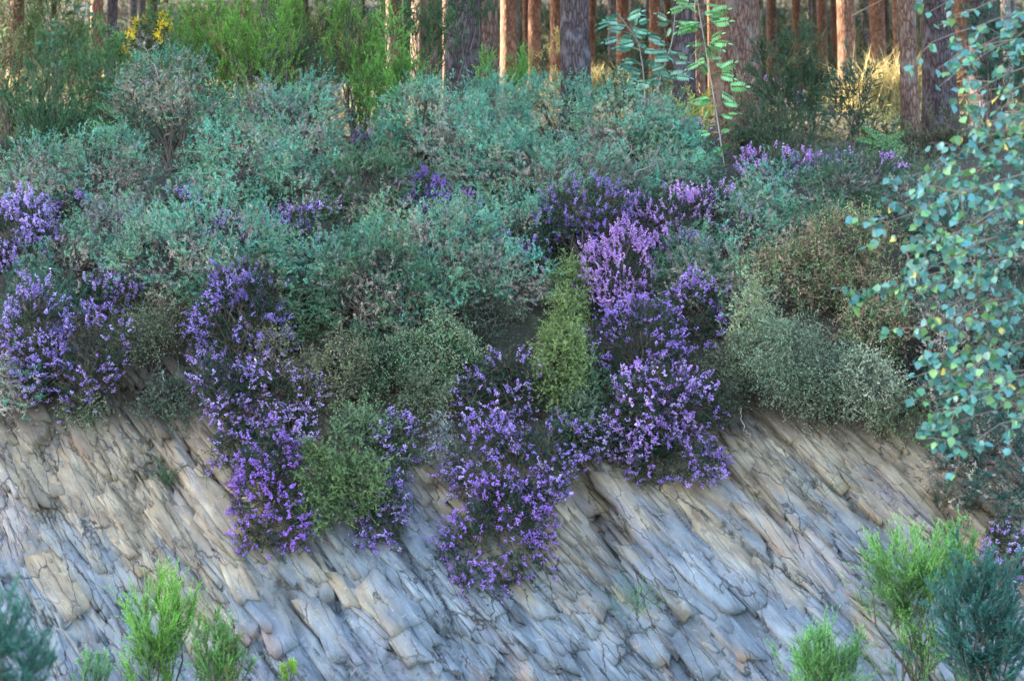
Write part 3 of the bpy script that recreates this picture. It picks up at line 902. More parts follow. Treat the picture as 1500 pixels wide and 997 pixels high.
def crown_mesh(seed):
    r_ = np.random.default_rng(seed)
    mb = MB()
    whorls = []
    for k in range(46):
        t = k / 46
        z = 8 + 9.5 * t
        rad = (2.6 * (1 - t) ** .6 + .5) * r_.uniform(.6, 1.15)
        a = r_.uniform(0, 2 * math.pi)
        p0 = np.array([0, 0, z]); p1 = np.array([math.cos(a) * rad, math.sin(a) * rad, z + r_.uniform(-.1, .7)])
        whorls.append((p0, p1))
    for p0, p1 in whorls:
        tube(mb, curve(p0, p1, 4, .05, .03), .05, .012, (.12, .08, .06), 4)
        m = 150
        t = r_.uniform(.25, 1.05, m)[:, None]
        P = p0 * (1 - t) + p1 * t + r_.normal(size=(m, 3)) * np.array([.28, .28, .2])
        D = unit(r_.normal(size=(m, 3)) + np.array([0, 0, .4]))
        blades(mb, P, D, r_.uniform(.28, .5, m), np.full(m, .11), np.array([(.035, .07, .03)]) * r_.uniform(.6, 1.4, (m, 1)))
    return mb.mesh("crown", M_NEEDLE)
CROWNS = [crown_mesh(s) for s in (1, 2, 3)]
TREES = []
def pine(x, y, r, bark, label, H=18, lean=(0, 0), fine=False, group=None, branches=(), crown=True):
    b = np.array([x, y, ground_h(x, y) - .05])
    e = empty("pine_tree", b, label, "tree", group)
    mb = MB(); trunk_mesh(mb, b, r, H, lean, fine)
    mb.build("trunk", M_BARK[bark], e, smooth=True)
    if crown:
        o = bpy.data.objects.new("crown", random.choice(CROWNS)); COL.objects.link(o); o.parent = e
        o.rotation_euler = (0, 0, random.uniform(0, 6.28)); s = H / 18
        o.scale = (s, s, s); o.location = (lean[0] * 8, lean[1] * 8, 0)
    for (h, dx, dz, L) in branches:
        q = MB(); a = b + np.array([lean[0] * h, lean[1] * h - r * .5, h])
        tube(q, curve(a, a + np.array([dx, -.3, dz]) * L, 6, .05, .03), .018, .005, (.40, .27, .17), 5)
        q.build("branch", M_WOOD, e)
    TREES.append((x, y))
    return e
def pine_px(px, wpx, Y, bark, label, **k):
    d = at(px, 60, Y)
    pine(d[0] - k.get('lean', (0, 0))[0] * 3, Y, wpx / 2 / FPX * Y / cp, bark, label, **k)
pine_px(840, 46, 17.6, 'dark', "dark thick-barked pine trunk with lichen patches behind the gorse, beside the pale-leaved rowan", fine=True, branches=((1.9, .5, .12, .5), (2.6, -.5, .2, .6)), lean=(-.012, 0))
pine_px(682, 56, 18.6, 'dark', "leaning dark purplish pine trunk rising behind bright green heath tufts", fine=True, lean=(.02, .01))
pine_px(714, 34, 19.6, 'brown', "brown pine trunk close against the leaning dark purplish one", fine=True)
pine_px(1001, 36, 18.2, 'dark', "dark mossy pine trunk between the two rowan saplings", fine=True)
pine_px(1082, 68, 19.4, 'brown', "broad brown-grey pine trunk behind the bright green rowan sapling", fine=True, branches=((2.2, .8, .1, .6),))
pine_px(1330, 27, 18.2, 'brown', "slim brown pine trunk with sunlit left edge beside tall bright straw grass", fine=True)
pine_px(1374, 52, 18.9, 'dark', "thick dark violet-grey pine trunk just behind the slim brown one", fine=True)
pine_px(1440, 50, 19.6, 'dark', "thick dark reddish pine trunk seen behind the birch leaves", fine=True)
pine_px(745, 26, 27, 'red', "smooth reddish pine trunk standing in the wood beside a thin pale one", H=19)
pine_px(1043, 14, 26, 'red', "narrow red pine trunk squeezed between a dark and a broad trunk", H=18)
pine_px(815, 20, 30, 'red', "reddish pine trunk left of the lichen-patched dark trunk, lit edge", H=19)
pine_px(783, 20, 29, 'red', "reddish pine trunk rising out of sunlit yellow shrubs", H=19)
pine_px(1240, 29, 25.5, 'red', "red-brown pine trunk with two bare sunlit branches", H=19, branches=((2.6, .9, .55, 1.0), (1.7, .8, .35, .9)))
pine_px(1286, 25, 29, 'red', "reddish pine trunk next to the one with bare sunlit branches", H=19)
pine_px(1312, 9, 27, 'red', "thin red young pine trunk beside the slim brown trunk", H=15)
pine_px(1205, 15, 34, 'red', "thin reddish pine trunk deep in the wood behind dark young conifer", H=18)
pine_px(622, 44, 24, 'brown', "pale brown pine trunk behind the heath shrubs, right of a bright gap", H=19)
pine_px(912, 20, 31, 'red', "reddish pine trunk behind the pale-leaved rowan sapling", H=19)
pine_px(1022, 22, 24, 'brown', "brown pine trunk behind the bare twigs of the rowan saplings", H=18)
pine_px(896, 12, 40, 'pale', "pale lilac-grey slim trunk deep in the wood", H=18)
pine_px(758, 7, 38, 'pale', "thin pale trunk beside a smooth reddish pine", H=16)
pine_px(926, 8, 38, 'pale', "very thin pale trunk seen between rowan leaves", H=16)
pine_px(1268, 12, 44, 'pale', "pale slim trunk between two reddish pines", H=18)
pine_px(140, 20, 24, 'red', "red pine trunk showing above dark oak leaves", H=18)
pine_px(163, 17, 22, 'dark', "dark pine trunk beside the red one above dark oak leaves", H=18)
pine_px(395, 34, 19.0, 'dark', "dark shaded pine trunk hidden among tree heath", H=18, fine=True)
pine_px(1475, 16, 26, 'pale', "pale trunk with sunlit side behind the birch", H=18)
for px, w, Y, bk, lab in [(770, 11, 36, 'red', "slender red pine between the smooth reddish trunk and the sunlit yellow shrubs"), (868, 14, 34, 'red', "reddish pine peeping past the lichen-patched dark trunk"),
                          (960, 18, 30, 'red', "warm red pine between two rowans' leaves"), (978, 12, 36, 'brown', "narrow brown pine left of the dark mossy trunk"), (1132, 16, 33, 'brown', "brown pine beside the broad brown-grey trunk"),
                          (1168, 14, 36, 'red', "slim red pine above the dark loose conifer"), (1188, 9, 42, 'pale', "thin pale stem above the young conifers"), (1222, 10, 40, 'red', "thin red stem close to the trunk with bare branches"),
                          (1300, 10, 40, 'brown', "thin brown stem above the sunlit straw grass"), (1408, 22, 27, 'red', "reddish pine in the gap between the two thick dark trunks"), (655, 18, 28, 'brown', "brown pine half hidden by the leaning purplish trunk"), (575, 26, 25, 'brown', "brown pine screened by yellow-green heath")]:
    pine_px(px, w, Y, bk, lab, H=19, lean=(random.uniform(-.02, .02), 0))
# wood further back and to both sides (two look-alike kinds)
n_far = 0
def free(x, y, d):
    return all((x - a) ** 2 + (y - b) ** 2 > d * d for a, b in TREES)
def in_sun_gap(x, y):
    # gap left in the trees along the low sun, shaped to light the wood
    q = (y - 25.0) + (x) * math.cos(SUN_AZ) / -math.sin(SUN_AZ) * -1 * -1
    return abs(q) < 5.2
for i in range(4000):
    x = random.uniform(-42, 30); y = random.uniform(13.6, 75) if i % 3 else random.uniform(13.6, 24)  # unseen pines added low on the left to keep sun off the rock
    if x > -8.5 and y < 15.5: continue
    if abs(x) < y * .36 and y < 33: continue
    if x > -7 and y < 17: continue
    if in_sun_gap(x, y) and x < 16: continue
    if not free(x, y, 2.5): continue
    inview = abs(x) < y * .37
    col = random.choice(['red', 'red', 'brown', 'pale'])
    pine(x, y, random.uniform(.11, .19), col, {"red": "straight reddish pine trunk far back in the wood", "brown": "straight brown pine trunk far back in the wood", "pale": "straight pale grey pine trunk far back in the wood"}[col] if inview else "tall unseen pine of the wood beyond either end of the bank, added mostly for shade",
         H=random.uniform(17, 21), group=("far %s trunks in the wood" % col) if inview else "pines beside the bank")
    n_far += 1
    if n_far >= 170: break

# ------------------------------------------------------------------ the thicket on the bank
# --- back rows
TEAL_DARK = [(0.035, 0.085, 0.055), (0.045, 0.095, 0.06), (0.05, 0.10, 0.055)]
STRAW = [(0.42, 0.34, 0.15), (0.50, 0.42, 0.22), (0.36, 0.30, 0.12)]
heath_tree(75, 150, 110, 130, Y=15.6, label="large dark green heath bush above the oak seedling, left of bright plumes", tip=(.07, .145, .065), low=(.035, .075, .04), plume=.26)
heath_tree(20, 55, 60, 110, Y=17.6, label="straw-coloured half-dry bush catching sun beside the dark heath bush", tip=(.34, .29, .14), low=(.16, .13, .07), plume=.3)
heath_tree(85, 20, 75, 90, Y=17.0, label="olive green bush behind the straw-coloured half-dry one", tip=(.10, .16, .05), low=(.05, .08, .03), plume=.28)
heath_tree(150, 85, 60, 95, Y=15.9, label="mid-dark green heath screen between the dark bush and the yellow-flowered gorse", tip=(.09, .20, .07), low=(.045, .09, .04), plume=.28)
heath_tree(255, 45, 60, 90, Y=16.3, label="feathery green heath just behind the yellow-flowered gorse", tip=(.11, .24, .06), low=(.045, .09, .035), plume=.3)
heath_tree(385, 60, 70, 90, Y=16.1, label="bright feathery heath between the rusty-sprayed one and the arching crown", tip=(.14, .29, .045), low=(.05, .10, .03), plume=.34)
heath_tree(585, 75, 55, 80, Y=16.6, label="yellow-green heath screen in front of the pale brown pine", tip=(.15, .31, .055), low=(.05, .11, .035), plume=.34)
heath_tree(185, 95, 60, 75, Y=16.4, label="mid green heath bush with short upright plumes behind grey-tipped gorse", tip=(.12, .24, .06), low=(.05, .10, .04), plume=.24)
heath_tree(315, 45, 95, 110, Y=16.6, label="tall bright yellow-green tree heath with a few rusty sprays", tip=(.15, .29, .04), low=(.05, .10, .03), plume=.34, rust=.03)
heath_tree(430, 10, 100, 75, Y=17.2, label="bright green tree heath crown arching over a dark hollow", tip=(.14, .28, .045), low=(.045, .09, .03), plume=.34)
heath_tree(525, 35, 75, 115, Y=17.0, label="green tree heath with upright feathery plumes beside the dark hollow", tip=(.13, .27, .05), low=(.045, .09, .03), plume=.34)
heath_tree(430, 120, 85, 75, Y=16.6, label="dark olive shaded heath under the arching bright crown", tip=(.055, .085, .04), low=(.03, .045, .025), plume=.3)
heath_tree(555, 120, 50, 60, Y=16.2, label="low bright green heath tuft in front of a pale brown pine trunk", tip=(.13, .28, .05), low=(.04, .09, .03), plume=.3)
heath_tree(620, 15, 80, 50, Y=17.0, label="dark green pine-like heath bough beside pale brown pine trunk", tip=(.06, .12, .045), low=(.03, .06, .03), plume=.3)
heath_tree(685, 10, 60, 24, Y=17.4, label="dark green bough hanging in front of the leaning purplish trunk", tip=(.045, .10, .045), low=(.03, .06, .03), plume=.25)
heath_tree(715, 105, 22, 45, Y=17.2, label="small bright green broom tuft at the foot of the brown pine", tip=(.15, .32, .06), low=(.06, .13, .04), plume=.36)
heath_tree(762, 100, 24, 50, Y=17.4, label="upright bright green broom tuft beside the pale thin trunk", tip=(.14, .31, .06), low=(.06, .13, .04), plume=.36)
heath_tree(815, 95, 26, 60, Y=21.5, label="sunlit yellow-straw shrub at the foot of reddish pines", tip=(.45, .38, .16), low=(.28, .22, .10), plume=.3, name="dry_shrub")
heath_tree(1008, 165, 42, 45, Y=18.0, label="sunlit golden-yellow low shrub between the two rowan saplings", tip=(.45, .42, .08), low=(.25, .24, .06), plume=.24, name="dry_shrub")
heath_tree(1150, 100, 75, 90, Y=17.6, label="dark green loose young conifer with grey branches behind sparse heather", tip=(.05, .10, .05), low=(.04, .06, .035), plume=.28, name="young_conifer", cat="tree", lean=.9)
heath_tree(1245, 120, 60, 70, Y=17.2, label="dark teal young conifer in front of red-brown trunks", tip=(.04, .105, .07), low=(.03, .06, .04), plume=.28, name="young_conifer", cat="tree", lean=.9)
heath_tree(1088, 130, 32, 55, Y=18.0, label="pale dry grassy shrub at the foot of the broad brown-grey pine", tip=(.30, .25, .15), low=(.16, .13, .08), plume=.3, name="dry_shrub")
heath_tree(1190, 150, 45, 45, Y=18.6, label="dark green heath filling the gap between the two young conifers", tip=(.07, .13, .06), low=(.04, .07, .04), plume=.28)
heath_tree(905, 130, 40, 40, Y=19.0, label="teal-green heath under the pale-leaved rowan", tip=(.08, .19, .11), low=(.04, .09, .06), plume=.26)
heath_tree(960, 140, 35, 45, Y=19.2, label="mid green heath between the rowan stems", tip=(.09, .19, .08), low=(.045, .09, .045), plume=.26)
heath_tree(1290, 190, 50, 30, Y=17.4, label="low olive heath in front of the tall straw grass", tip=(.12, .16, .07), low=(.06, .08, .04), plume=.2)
grass_tuft(1300, 130, 45, 60, "tall straw grass blazing in sun beside the slim brown pine", STRAW, Y=23.0, n=1500, w=.02)
grass_tuft(870, 118, 30, 30, "pale sunlit dry litter and grass at the dark pine's foot", STRAW, Y=22.0, n=500, w=.02)
grass_tuft(610, 125, 30, 16, "small sunlit straw grass tuft behind the low heath tuft", STRAW, Y=22.0, n=300, w=.02)
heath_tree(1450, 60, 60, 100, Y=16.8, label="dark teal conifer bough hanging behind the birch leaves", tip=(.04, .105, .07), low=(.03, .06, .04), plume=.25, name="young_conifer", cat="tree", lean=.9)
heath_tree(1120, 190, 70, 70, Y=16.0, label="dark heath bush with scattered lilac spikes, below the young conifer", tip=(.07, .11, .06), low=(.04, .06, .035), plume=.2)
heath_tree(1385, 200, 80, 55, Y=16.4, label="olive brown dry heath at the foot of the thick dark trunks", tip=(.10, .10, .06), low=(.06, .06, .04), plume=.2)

# --- gorse, back to front
gorse(250, 135, 95, 75, Y=15.3, label="grey-brown gorse with teal tips and a bare pale twig, above the domed teal gorse", dead=.55, twig=3)
gorse(390, 160, 62, 60, Y=15.2, label="small blue-green gorse with ash-grey dead lower half", dead=.5, deadcol=[(.30, .27, .25), (.24, .22, .20)])
gorse(470, 175, 70, 75, Y=15.4, label="loose grey-green gorse standing among dark heath", dead=.45, dens=.8)
gorse(220, 55, 32, 34, "gorse with yellow flowers beside tall tree heath", .3, yellow=260, Y=16.2, green=[(.12, .19, .07), (.10, .17, .07)])
gorse(640, 185, 85, 55, "blue-green gorse at the foot of the leaning purplish pine", .15)
gorse(735, 165, 70, 45, "teal gorse in front of bright broom tufts", .2)
gorse(820, 165, 65, 42, "teal gorse at the foot of the lichen-patched dark pine", .2)
gorse(920, 195, 80, 60, "teal gorse below the pale-leaved rowan sapling", .3)
gorse(700, 235, 80, 55, "grey-mottled gorse behind the small violet heather", .4)
gorse(790, 240, 80, 50, "broad pale grey-green gorse in the middle of the thicket", .4)
gorse(985, 225, 60, 45, "blue-green gorse beside the bright rowan's stem", .25)
gorse(870, 270, 80, 45, "ash-brown half dead gorse with bare arching twigs", .7, twig=3, deadcol=[(.24, .21, .17), (.20, .17, .13)])
gorse(60, 255, 65, 50, "green-brown gorse below the dark heath bush", .4)
gorse(150, 245, 75, 60, "teal gorse with brown inside, below the oak seedling", .4)
gorse(345, 240, 90, 60, "domed bright teal gorse, densest and greenest of the thicket", .12)
gorse(440, 270, 55, 50, "teal gorse beside the domed bright one", .2)
gorse(1160, 290, 65, 40, "low green gorse under the lilac heather spikes", .3)
gorse(1250, 285, 70, 42, "low dark teal gorse below the bracken frond", .3, green=[(.05, .125, .075), (.06, .13, .07)])
gorse(560, 270, 75, 50, "rounded green gorse above the yellow-tinged one", .25, green=[(.085, .18, .085), (.10, .20, .09)])
gorse(200, 320, 75, 40, "grey dried gorse between two purple heathers", .75, deadcol=[(.28, .25, .23), (.22, .20, .18)])
gorse(290, 360, 105, 70, "broad teal-and-tan gorse overhanging the dark hollow of the bank", .35, off=1.0)
gorse(380, 410, 75, 50, "teal gorse spilling over beside the deep violet heather", .3, off=1.0)
gorse(100, 380, 70, 35, "blue-green gorse between two lavender heathers", .25)
gorse(640, 355, 95, 60, "wide sea-green gorse above the dark root hollow", .3, off=1.0)
gorse(745, 330, 60, 55, "sea-green gorse beside twiggy grey gorse", .3)
gorse(545, 420, 70, 65, "green gorse cushion hanging lowest over the dark hollow", .28, green=[(.09, .19, .09), (.085, .175, .10)], off=1.0)
gorse(740, 410, 55, 45, "brown-tinged gorse tip above the olive wiry bush", .45, off=1.0)
gorse(590, 460, 35, 35, "small gorse tip drooping under the green cushion", .35, off=1.0)
gorse(820, 320, 45, 50, "twiggy grey dead gorse beside dusky violet heather", .85, twig=2, deadcol=[(.25, .22, .18), (.20, .18, .15)])
gorse(1010, 400, 55, 42, "small bright green gorse cushion amid lilac heather", .15, green=[(.09, .19, .10), (.08, .17, .10)])
gorse(1100, 330, 60, 45, "pale green gorse above the lichen-grey bush", .35)
gorse(15, 565, 35, 45, "green-grey gorse at the edge of the rock below lavender heather", .5, off=.5)
gorse(1440, 690, 75, 60, "dark teal gorse clump on the rock under the birch boughs", .2, green=[(.035, .095, .07), (.04, .10, .075)], off=.45)

gorse(1360, 300, 60, 45, "dull green gorse under the thick dark trunks, behind birch twigs", .4, green=[(.09, .19, .11), (.10, .19, .10)])
gorse(1440, 360, 70, 60, "dark blue-green gorse screened by the densest birch leaves", .25, green=[(.06, .17, .12), (.07, .18, .13)])
gorse(1400, 470, 80, 60, "grey-green gorse behind the birch above the rock's corner", .45, green=[(.08, .18, .12)])
gorse(1430, 580, 70, 50, "dark gorse overhanging the rock behind the lowest birch bough", .35, green=[(.05, .14, .10), (.06, .15, .10)])
gorse(470, 400, 55, 50, "tan and teal gorse joining the overhanging gorse and the green cushion", .45, off=1.0)
gorse(660, 430, 50, 40, "teal gorse lip above the dark tangled twigs", .3, off=1.0)
gorse(60, 440, 60, 30, "dark green gorse strip between lavender heathers on the bank's end", .2, green=[(.06, .17, .10)])
gorse(205, 190, 70, 50, "grey-green gorse beneath the bare-twigged one", .4)
gorse(310, 190, 70, 45, "blue-green gorse just above the domed bright one", .25)
gorse(430, 220, 60, 45, "mottled tan gorse under the loose grey-green one", .5)
gorse(1065, 385, 50, 45, "grey-green gorse right of the small bright cushion", .35)
gorse(1085, 440, 45, 40, "half dry gorse above the pale olive lichened bush", .55)
gorse(960, 270, 60, 35, "soft grey-green gorse behind lilac heather spikes", .4)
gorse(1180, 345, 70, 40, "dull green gorse above the wide brown-green tussock", .4, green=[(.10, .22, .12), (.11, .22, .11)])
# --- wiry heaths
OLIVE = [(.10, .12, .045), (.12, .14, .06), (.085, .10, .045)]
PALEOL = [(.17, .17, .10), (.21, .21, .14), (.14, .15, .08)]
BROWNH = [(.17, .10, .07), (.10, .14, .06), (.13, .085, .06), (.09, .13, .065), (.19, .13, .09)]
wiry(1230, 400, 120, 75, "wide brown-green dried heath tussock between gorse and birch", BROWNH, leafn=20, L=(.12, .26))
wiry(1200, 520, 95, 85, "grey-green hanging wiry heath below the brown tussock", [(.11, .135, .085), (.08, .11, .07), (.13, .13, .10)], hang=1.0, leafn=10, L=(.15, .3), width=.004)
wiry(1290, 560, 60, 60, "pale lichen-grey bush at the rock edge under the birch", [(.24, .23, .17), (.20, .20, .15), (.12, .12, .08)], leafn=14)
wiry(1105, 490, 45, 65, "pale olive lichened bush beside the tall violet heather", PALEOL, leafn=16, bob=200)
wiry(640, 530, 65, 55, "dark heath bush dotted with pale dry flower heads", [(.07, .11, .06), (.09, .13, .075)], bob=1800)
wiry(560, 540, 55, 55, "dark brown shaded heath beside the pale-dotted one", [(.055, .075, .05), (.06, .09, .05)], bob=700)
wiry(480, 545, 60, 60, "olive brown twiggy heath between violet heathers", [(.09, .08, .05), (.10, .10, .055), (.07, .06, .045)], bob=250)
wiry(820, 530, 45, 85, "yellow-olive mossy heath standing beside the main violet cascade", OLIVE, leafn=26, dens=1.3)
wiry(835, 440, 45, 50, "olive green heath beneath lilac heather", OLIVE, leafn=22)
wiry(490, 715, 62, 66, "rounded olive green cushion hanging low on the rock", [(.09, .115, .05), (.11, .135, .06), (.075, .10, .05)], leafn=28, dens=1.5, L=(.07, .15))
wiry(530, 640, 60, 45, "dull green cushion above the rounded olive one", [(.08, .11, .06), (.10, .12, .07)], leafn=24)
wiry(650, 640, 28, 50, "ash-grey dead twig bunch left of the main violet cascade", [(.20, .19, .19), (.15, .14, .14)], leafn=6, hang=.7)
wiry(700, 470, 50, 55, "dark tangled twigs under the gorse tips", [(.06, .055, .045), (.05, .06, .04)], leafn=10)
wiry(860, 620, 45, 45, "grey-green wiry heath between the two violet cascades", [(.10, .12, .085), (.08, .10, .07)], leafn=16)
wiry(250, 470, 60, 45, "dry brown roots and grass hanging in the dark hollow", [(.15, .13, .09), (.10, .09, .06)], leafn=5, hang=1.3, L=(.18, .4), name="hanging_grass", cat="grass")
wiry(250, 590, 45, 50, "dusky moss and sprigs on the shaded rock under the hollow", [(.07, .09, .06), (.09, .10, .075)], leafn=12, off=.12, dens=.6, deep=.3, name="moss_patch", cat="moss")
wiry(560, 330, 25, 20, "tiny yellow-green heath tip beside violet heather", [(.16, .20, .05)], leafn=20)
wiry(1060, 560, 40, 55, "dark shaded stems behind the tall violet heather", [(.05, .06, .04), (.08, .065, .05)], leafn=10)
wiry(395, 520, 40, 40, "dry straw-brown heath tuft beside the deep violet heather", [(.17, .14, .09), (.10, .09, .06)], leafn=14)

wiry(1295, 475, 60, 50, "green-brown heath joining the brown tussock to the gorse behind the birch", BROWNH, leafn=18, L=(.12, .24))
HANGC = [(.13, .12, .075), (.09, .115, .06), (.16, .14, .10), (.08, .10, .06)]
wiry(195, 500, 50, 40, "dark dry roots drooping beside the hollow under violet heather", HANGC, hang=1.2, leafn=8, L=(.15, .32), name="hanging_grass", cat="grass")
wiry(110, 600, 45, 28, "dusky grass fringe hanging below the sparse purple heather", HANGC, hang=1.1, leafn=9, L=(.12, .28), name="hanging_grass", cat="grass")
wiry(1075, 540, 40, 50, "olive grass drape between the tall violet heather and the lichened bush", HANGC, hang=1.0, leafn=10, L=(.12, .28), name="hanging_grass", cat="grass")
wiry(1190, 590, 70, 40, "pale dry stalks trailing onto ochre rock under the hanging heath", [(.17, .16, .11), (.13, .13, .09)], hang=1.3, leafn=6, L=(.15, .35), name="hanging_grass", cat="grass")
wiry(1340, 620, 60, 40, "green-brown trailing growth over the rock's corner below the lichen-grey bush", HANGC, hang=1.0, leafn=12, name="hanging_grass", cat="grass")
wiry(620, 590, 45, 45, "brown trailing stalks over bare soil beside the ash-grey twigs", HANGC, hang=1.1, leafn=8, L=(.12, .3), name="hanging_grass", cat="grass")
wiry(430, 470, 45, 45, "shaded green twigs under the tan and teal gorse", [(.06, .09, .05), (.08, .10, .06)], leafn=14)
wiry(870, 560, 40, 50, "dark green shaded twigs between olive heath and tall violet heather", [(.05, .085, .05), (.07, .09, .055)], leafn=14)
# --- heathers
heather(535, 215, 15, 22, "single bunch of violet spikes beside loose grey gorse", 1.3, LILAC, dens=1.2, spike=1.6, off=1.25)
heather(1130, 150, 40, 35, "sparse lilac spikes below the young conifer", .5, LILAC, rise=1.6, spike=1.8)
heather(1150, 240, 60, 32, "lilac heather drift in front of the dark heath bush", .8, LILAC, rise=1.4, spike=1.8, brown=.3)
heather(1260, 240, 60, 18, "faint lilac heather strip below the bracken frond", .5, LILAC, rise=1.2, spike=1.5)
heather(1010, 200, 35, 25, "pinkish heather at the foot of the bright rowan", .5, LILAC, rise=1.4)
heather(35, 345, 50, 65, "dense lavender heather topping the bank at its end, above gorse", 1.3, [(.36, .24, .62), (.44, .30, .68)], rise=1.0, spike=1.6)
heather(105, 300, 25, 18, "small violet heather tuft peeping over grey gorse", .9, VIOLET, off=1.25)
heather(150, 420, 65, 35, "violet heather under the blue-green gorse", .9, VIOLET, rise=.8, off=1.25)
heather(50, 500, 60, 70, "lavender heather with bright flower heads hanging over the rock", 1.2, [(.36, .24, .62), (.30, .18, .58), (.44, .30, .68)])
heather(130, 520, 50, 75, "sparse dusky purple heather draped on rock beside the lavender one", .6, VIOLET, brown=.4)
heather(290, 300, 45, 25, "thin violet heather between teal gorse domes", .5, VIOLET, off=1.25)
heather(370, 340, 60, 30, "violet heather growing through teal gorse", .9, LILAC, rise=1.0, off=1.25)
heather(455, 335, 45, 45, "blue-violet heather beside rounded green gorse", .7, VIOLET, off=1.25)
heather(620, 290, 40, 32, "deep violet heather between rounded green gorse and grey-mottled gorse", 1.1, [(.28, .12, .52), (.24, .10, .48)], rise=.9, spike=1.4, off=1.25)
heather(685, 312, 25, 28, "bright purple heather tuft in a gap of sea-green gorse", 1.1, [(.34, .13, .56), (.28, .12, .50)], spike=1.4, off=1.25)
heather(770, 360, 45, 35, "faint blue heather flowers behind brown-tinged gorse", .5, VIOLET, off=1.25)
heather(865, 315, 65, 55, "dusky blue-violet heather behind arching dead twigs", .7, [(.22, .12, .46), (.28, .17, .52)], off=1.25)
heather(985, 305, 70, 35, "lilac heather spikes above the small bright gorse cushion", .9, LILAC, rise=1.3, spike=1.7, off=1.25)
heather(1060, 300, 45, 40, "scattered lilac heather among pale green gorse", .45, LILAC, rise=1.2, off=1.25)
heather(905, 410, 48, 70, "brightest lilac heather bush, thick with pink-purple flowers", 1.6, [(.52, .26, .66), (.46, .22, .64), (.58, .34, .70)], rise=1.0, spike=1.8, dens=1.2)
heather(990, 365, 45, 25, "lilac heather tuft crowning the small bright gorse cushion", 1.3, LILAC, rise=1.2, spike=1.6)
heather(360, 480, 65, 85, "deep violet heather pouring over the bank beside the dark hollow", .95, [(.28, .17, .55), (.24, .14, .50), (.36, .24, .60)])
heather(405, 580, 60, 55, "pinkish mauve heather with brown twigs below the deep violet one", .55, [(.42, .28, .55), (.36, .20, .55)], brown=.5)
heather(345, 640, 45, 60, "scattered violet sprays on the rock beside the dull green cushion", .5, VIOLET, off=.2)
heather(400, 745, 50, 95, "violet heather tongue hanging down bare rock beside the olive cushion", 1.15, [(.34, .15, .60), (.30, .14, .56)], off=.3)
heather(555, 745, 38, 60, "small violet heather on the far side of the olive cushion", .75, VIOLET, off=.3)
heather(575, 650, 35, 45, "blue-violet heather fringe above the small hanging one", .6, VIOLET)
heather(735, 570, 65, 60, "violet heather at the head of the main cascade", .75, VIOLET)
heather(745, 670, 85, 80, "main violet heather cascade over the rock, grey-twigged and full", .95, [(.32, .18, .56), (.28, .14, .54), (.42, .28, .62)])
heather(725, 785, 78, 88, "dark-leaved lower end of the violet cascade on bare rock", .8, [(.36, .17, .62), (.32, .15, .58)], brown=.05, off=.35)
heather(830, 645, 40, 40, "violet heather fringe above the dark rock cleft", .65, VIOLET)
heather(935, 500, 70, 55, "violet heather with dark gaps below the brightest lilac bush", .85, [(.38, .22, .62), (.30, .16, .56)])
heather(975, 590, 75, 75, "tall violet heather bush hanging over ochre rock", 1.0, [(.40, .22, .62), (.34, .17, .58), (.48, .30, .66)])
heather(985, 675, 60, 55, "lower fringe of violet heather above the pale rock slab", .9, [(.34, .18, .60), (.40, .24, .64)], off=.35)
heather(900, 650, 45, 40, "thin pale violet heather over the cleft's rim", .45, [(.40, .28, .60)])
heather(1020, 455, 45, 50, "violet heather tucked beneath the small bright gorse cushion", .8, [(.38, .22, .62), (.30, .16, .56)])
heather(335, 570, 48, 60, "violet heather sheet joining the deep violet bush to the sprays on the rock", .7, VIOLET)
heather(385, 670, 40, 50, "dark-stemmed violet heather above the hanging tongue", .6, VIOLET, off=.35)
heather(430, 640, 45, 45, "mauve heather mixed into the dull green cushion", .6, [(.42, .28, .58)], brown=.35)
heather(1475, 815, 35, 45, "sparse violet heather beside the teal shrub at the rock foot", .6, VIOLET, rise=1.2)

# --- low undergrowth that covers the soil between the bushes
def undergrowth(name, label, n, y0, y1, cols, L, nn, nl, nw, xr=1.0):
    y = y0 + (y1 - y0) * rng.random(n) ** 1.0
    x = rng.uniform(-1, 1, n) * (y * .40 + .6) * xr
    O = np.stack([x, y, ground_h(x, y) - .03], 1)
    D = unit(np.stack([rng.normal(0, .5, n), rng.normal(-.45, .4, n), np.full(n, .8)], 1))
    mb = MB(); ca = pal(cols, n, .2)
    shoots(mb, O, D, rng.uniform(L[0], L[1], n), nn, nl, nw, .8, ca * .8, ca * 1.15, .3, .3)
    o = mb.build(name, M_NEEDLE, None, (0, 0, 0))
    o["label"] = label; o["category"] = "undergrowth"; o["kind"] = "stuff"
undergrowth("undergrowth", "low mixed heath and gorse seedlings covering the soil of the bank", 4200, 12.95, 17.5, [(.10, .19, .11), (.13, .16, .08), (.18, .15, .10), (.07, .12, .07)], (.12, .32), 18, .03, .009)
undergrowth("forest_floor_growth", "dry grass and litter on the floor of the pine wood", 5000, 18, 60, [(.30, .25, .13), (.22, .20, .10), (.12, .16, .07)], (.2, .6), 12, .16, .022)
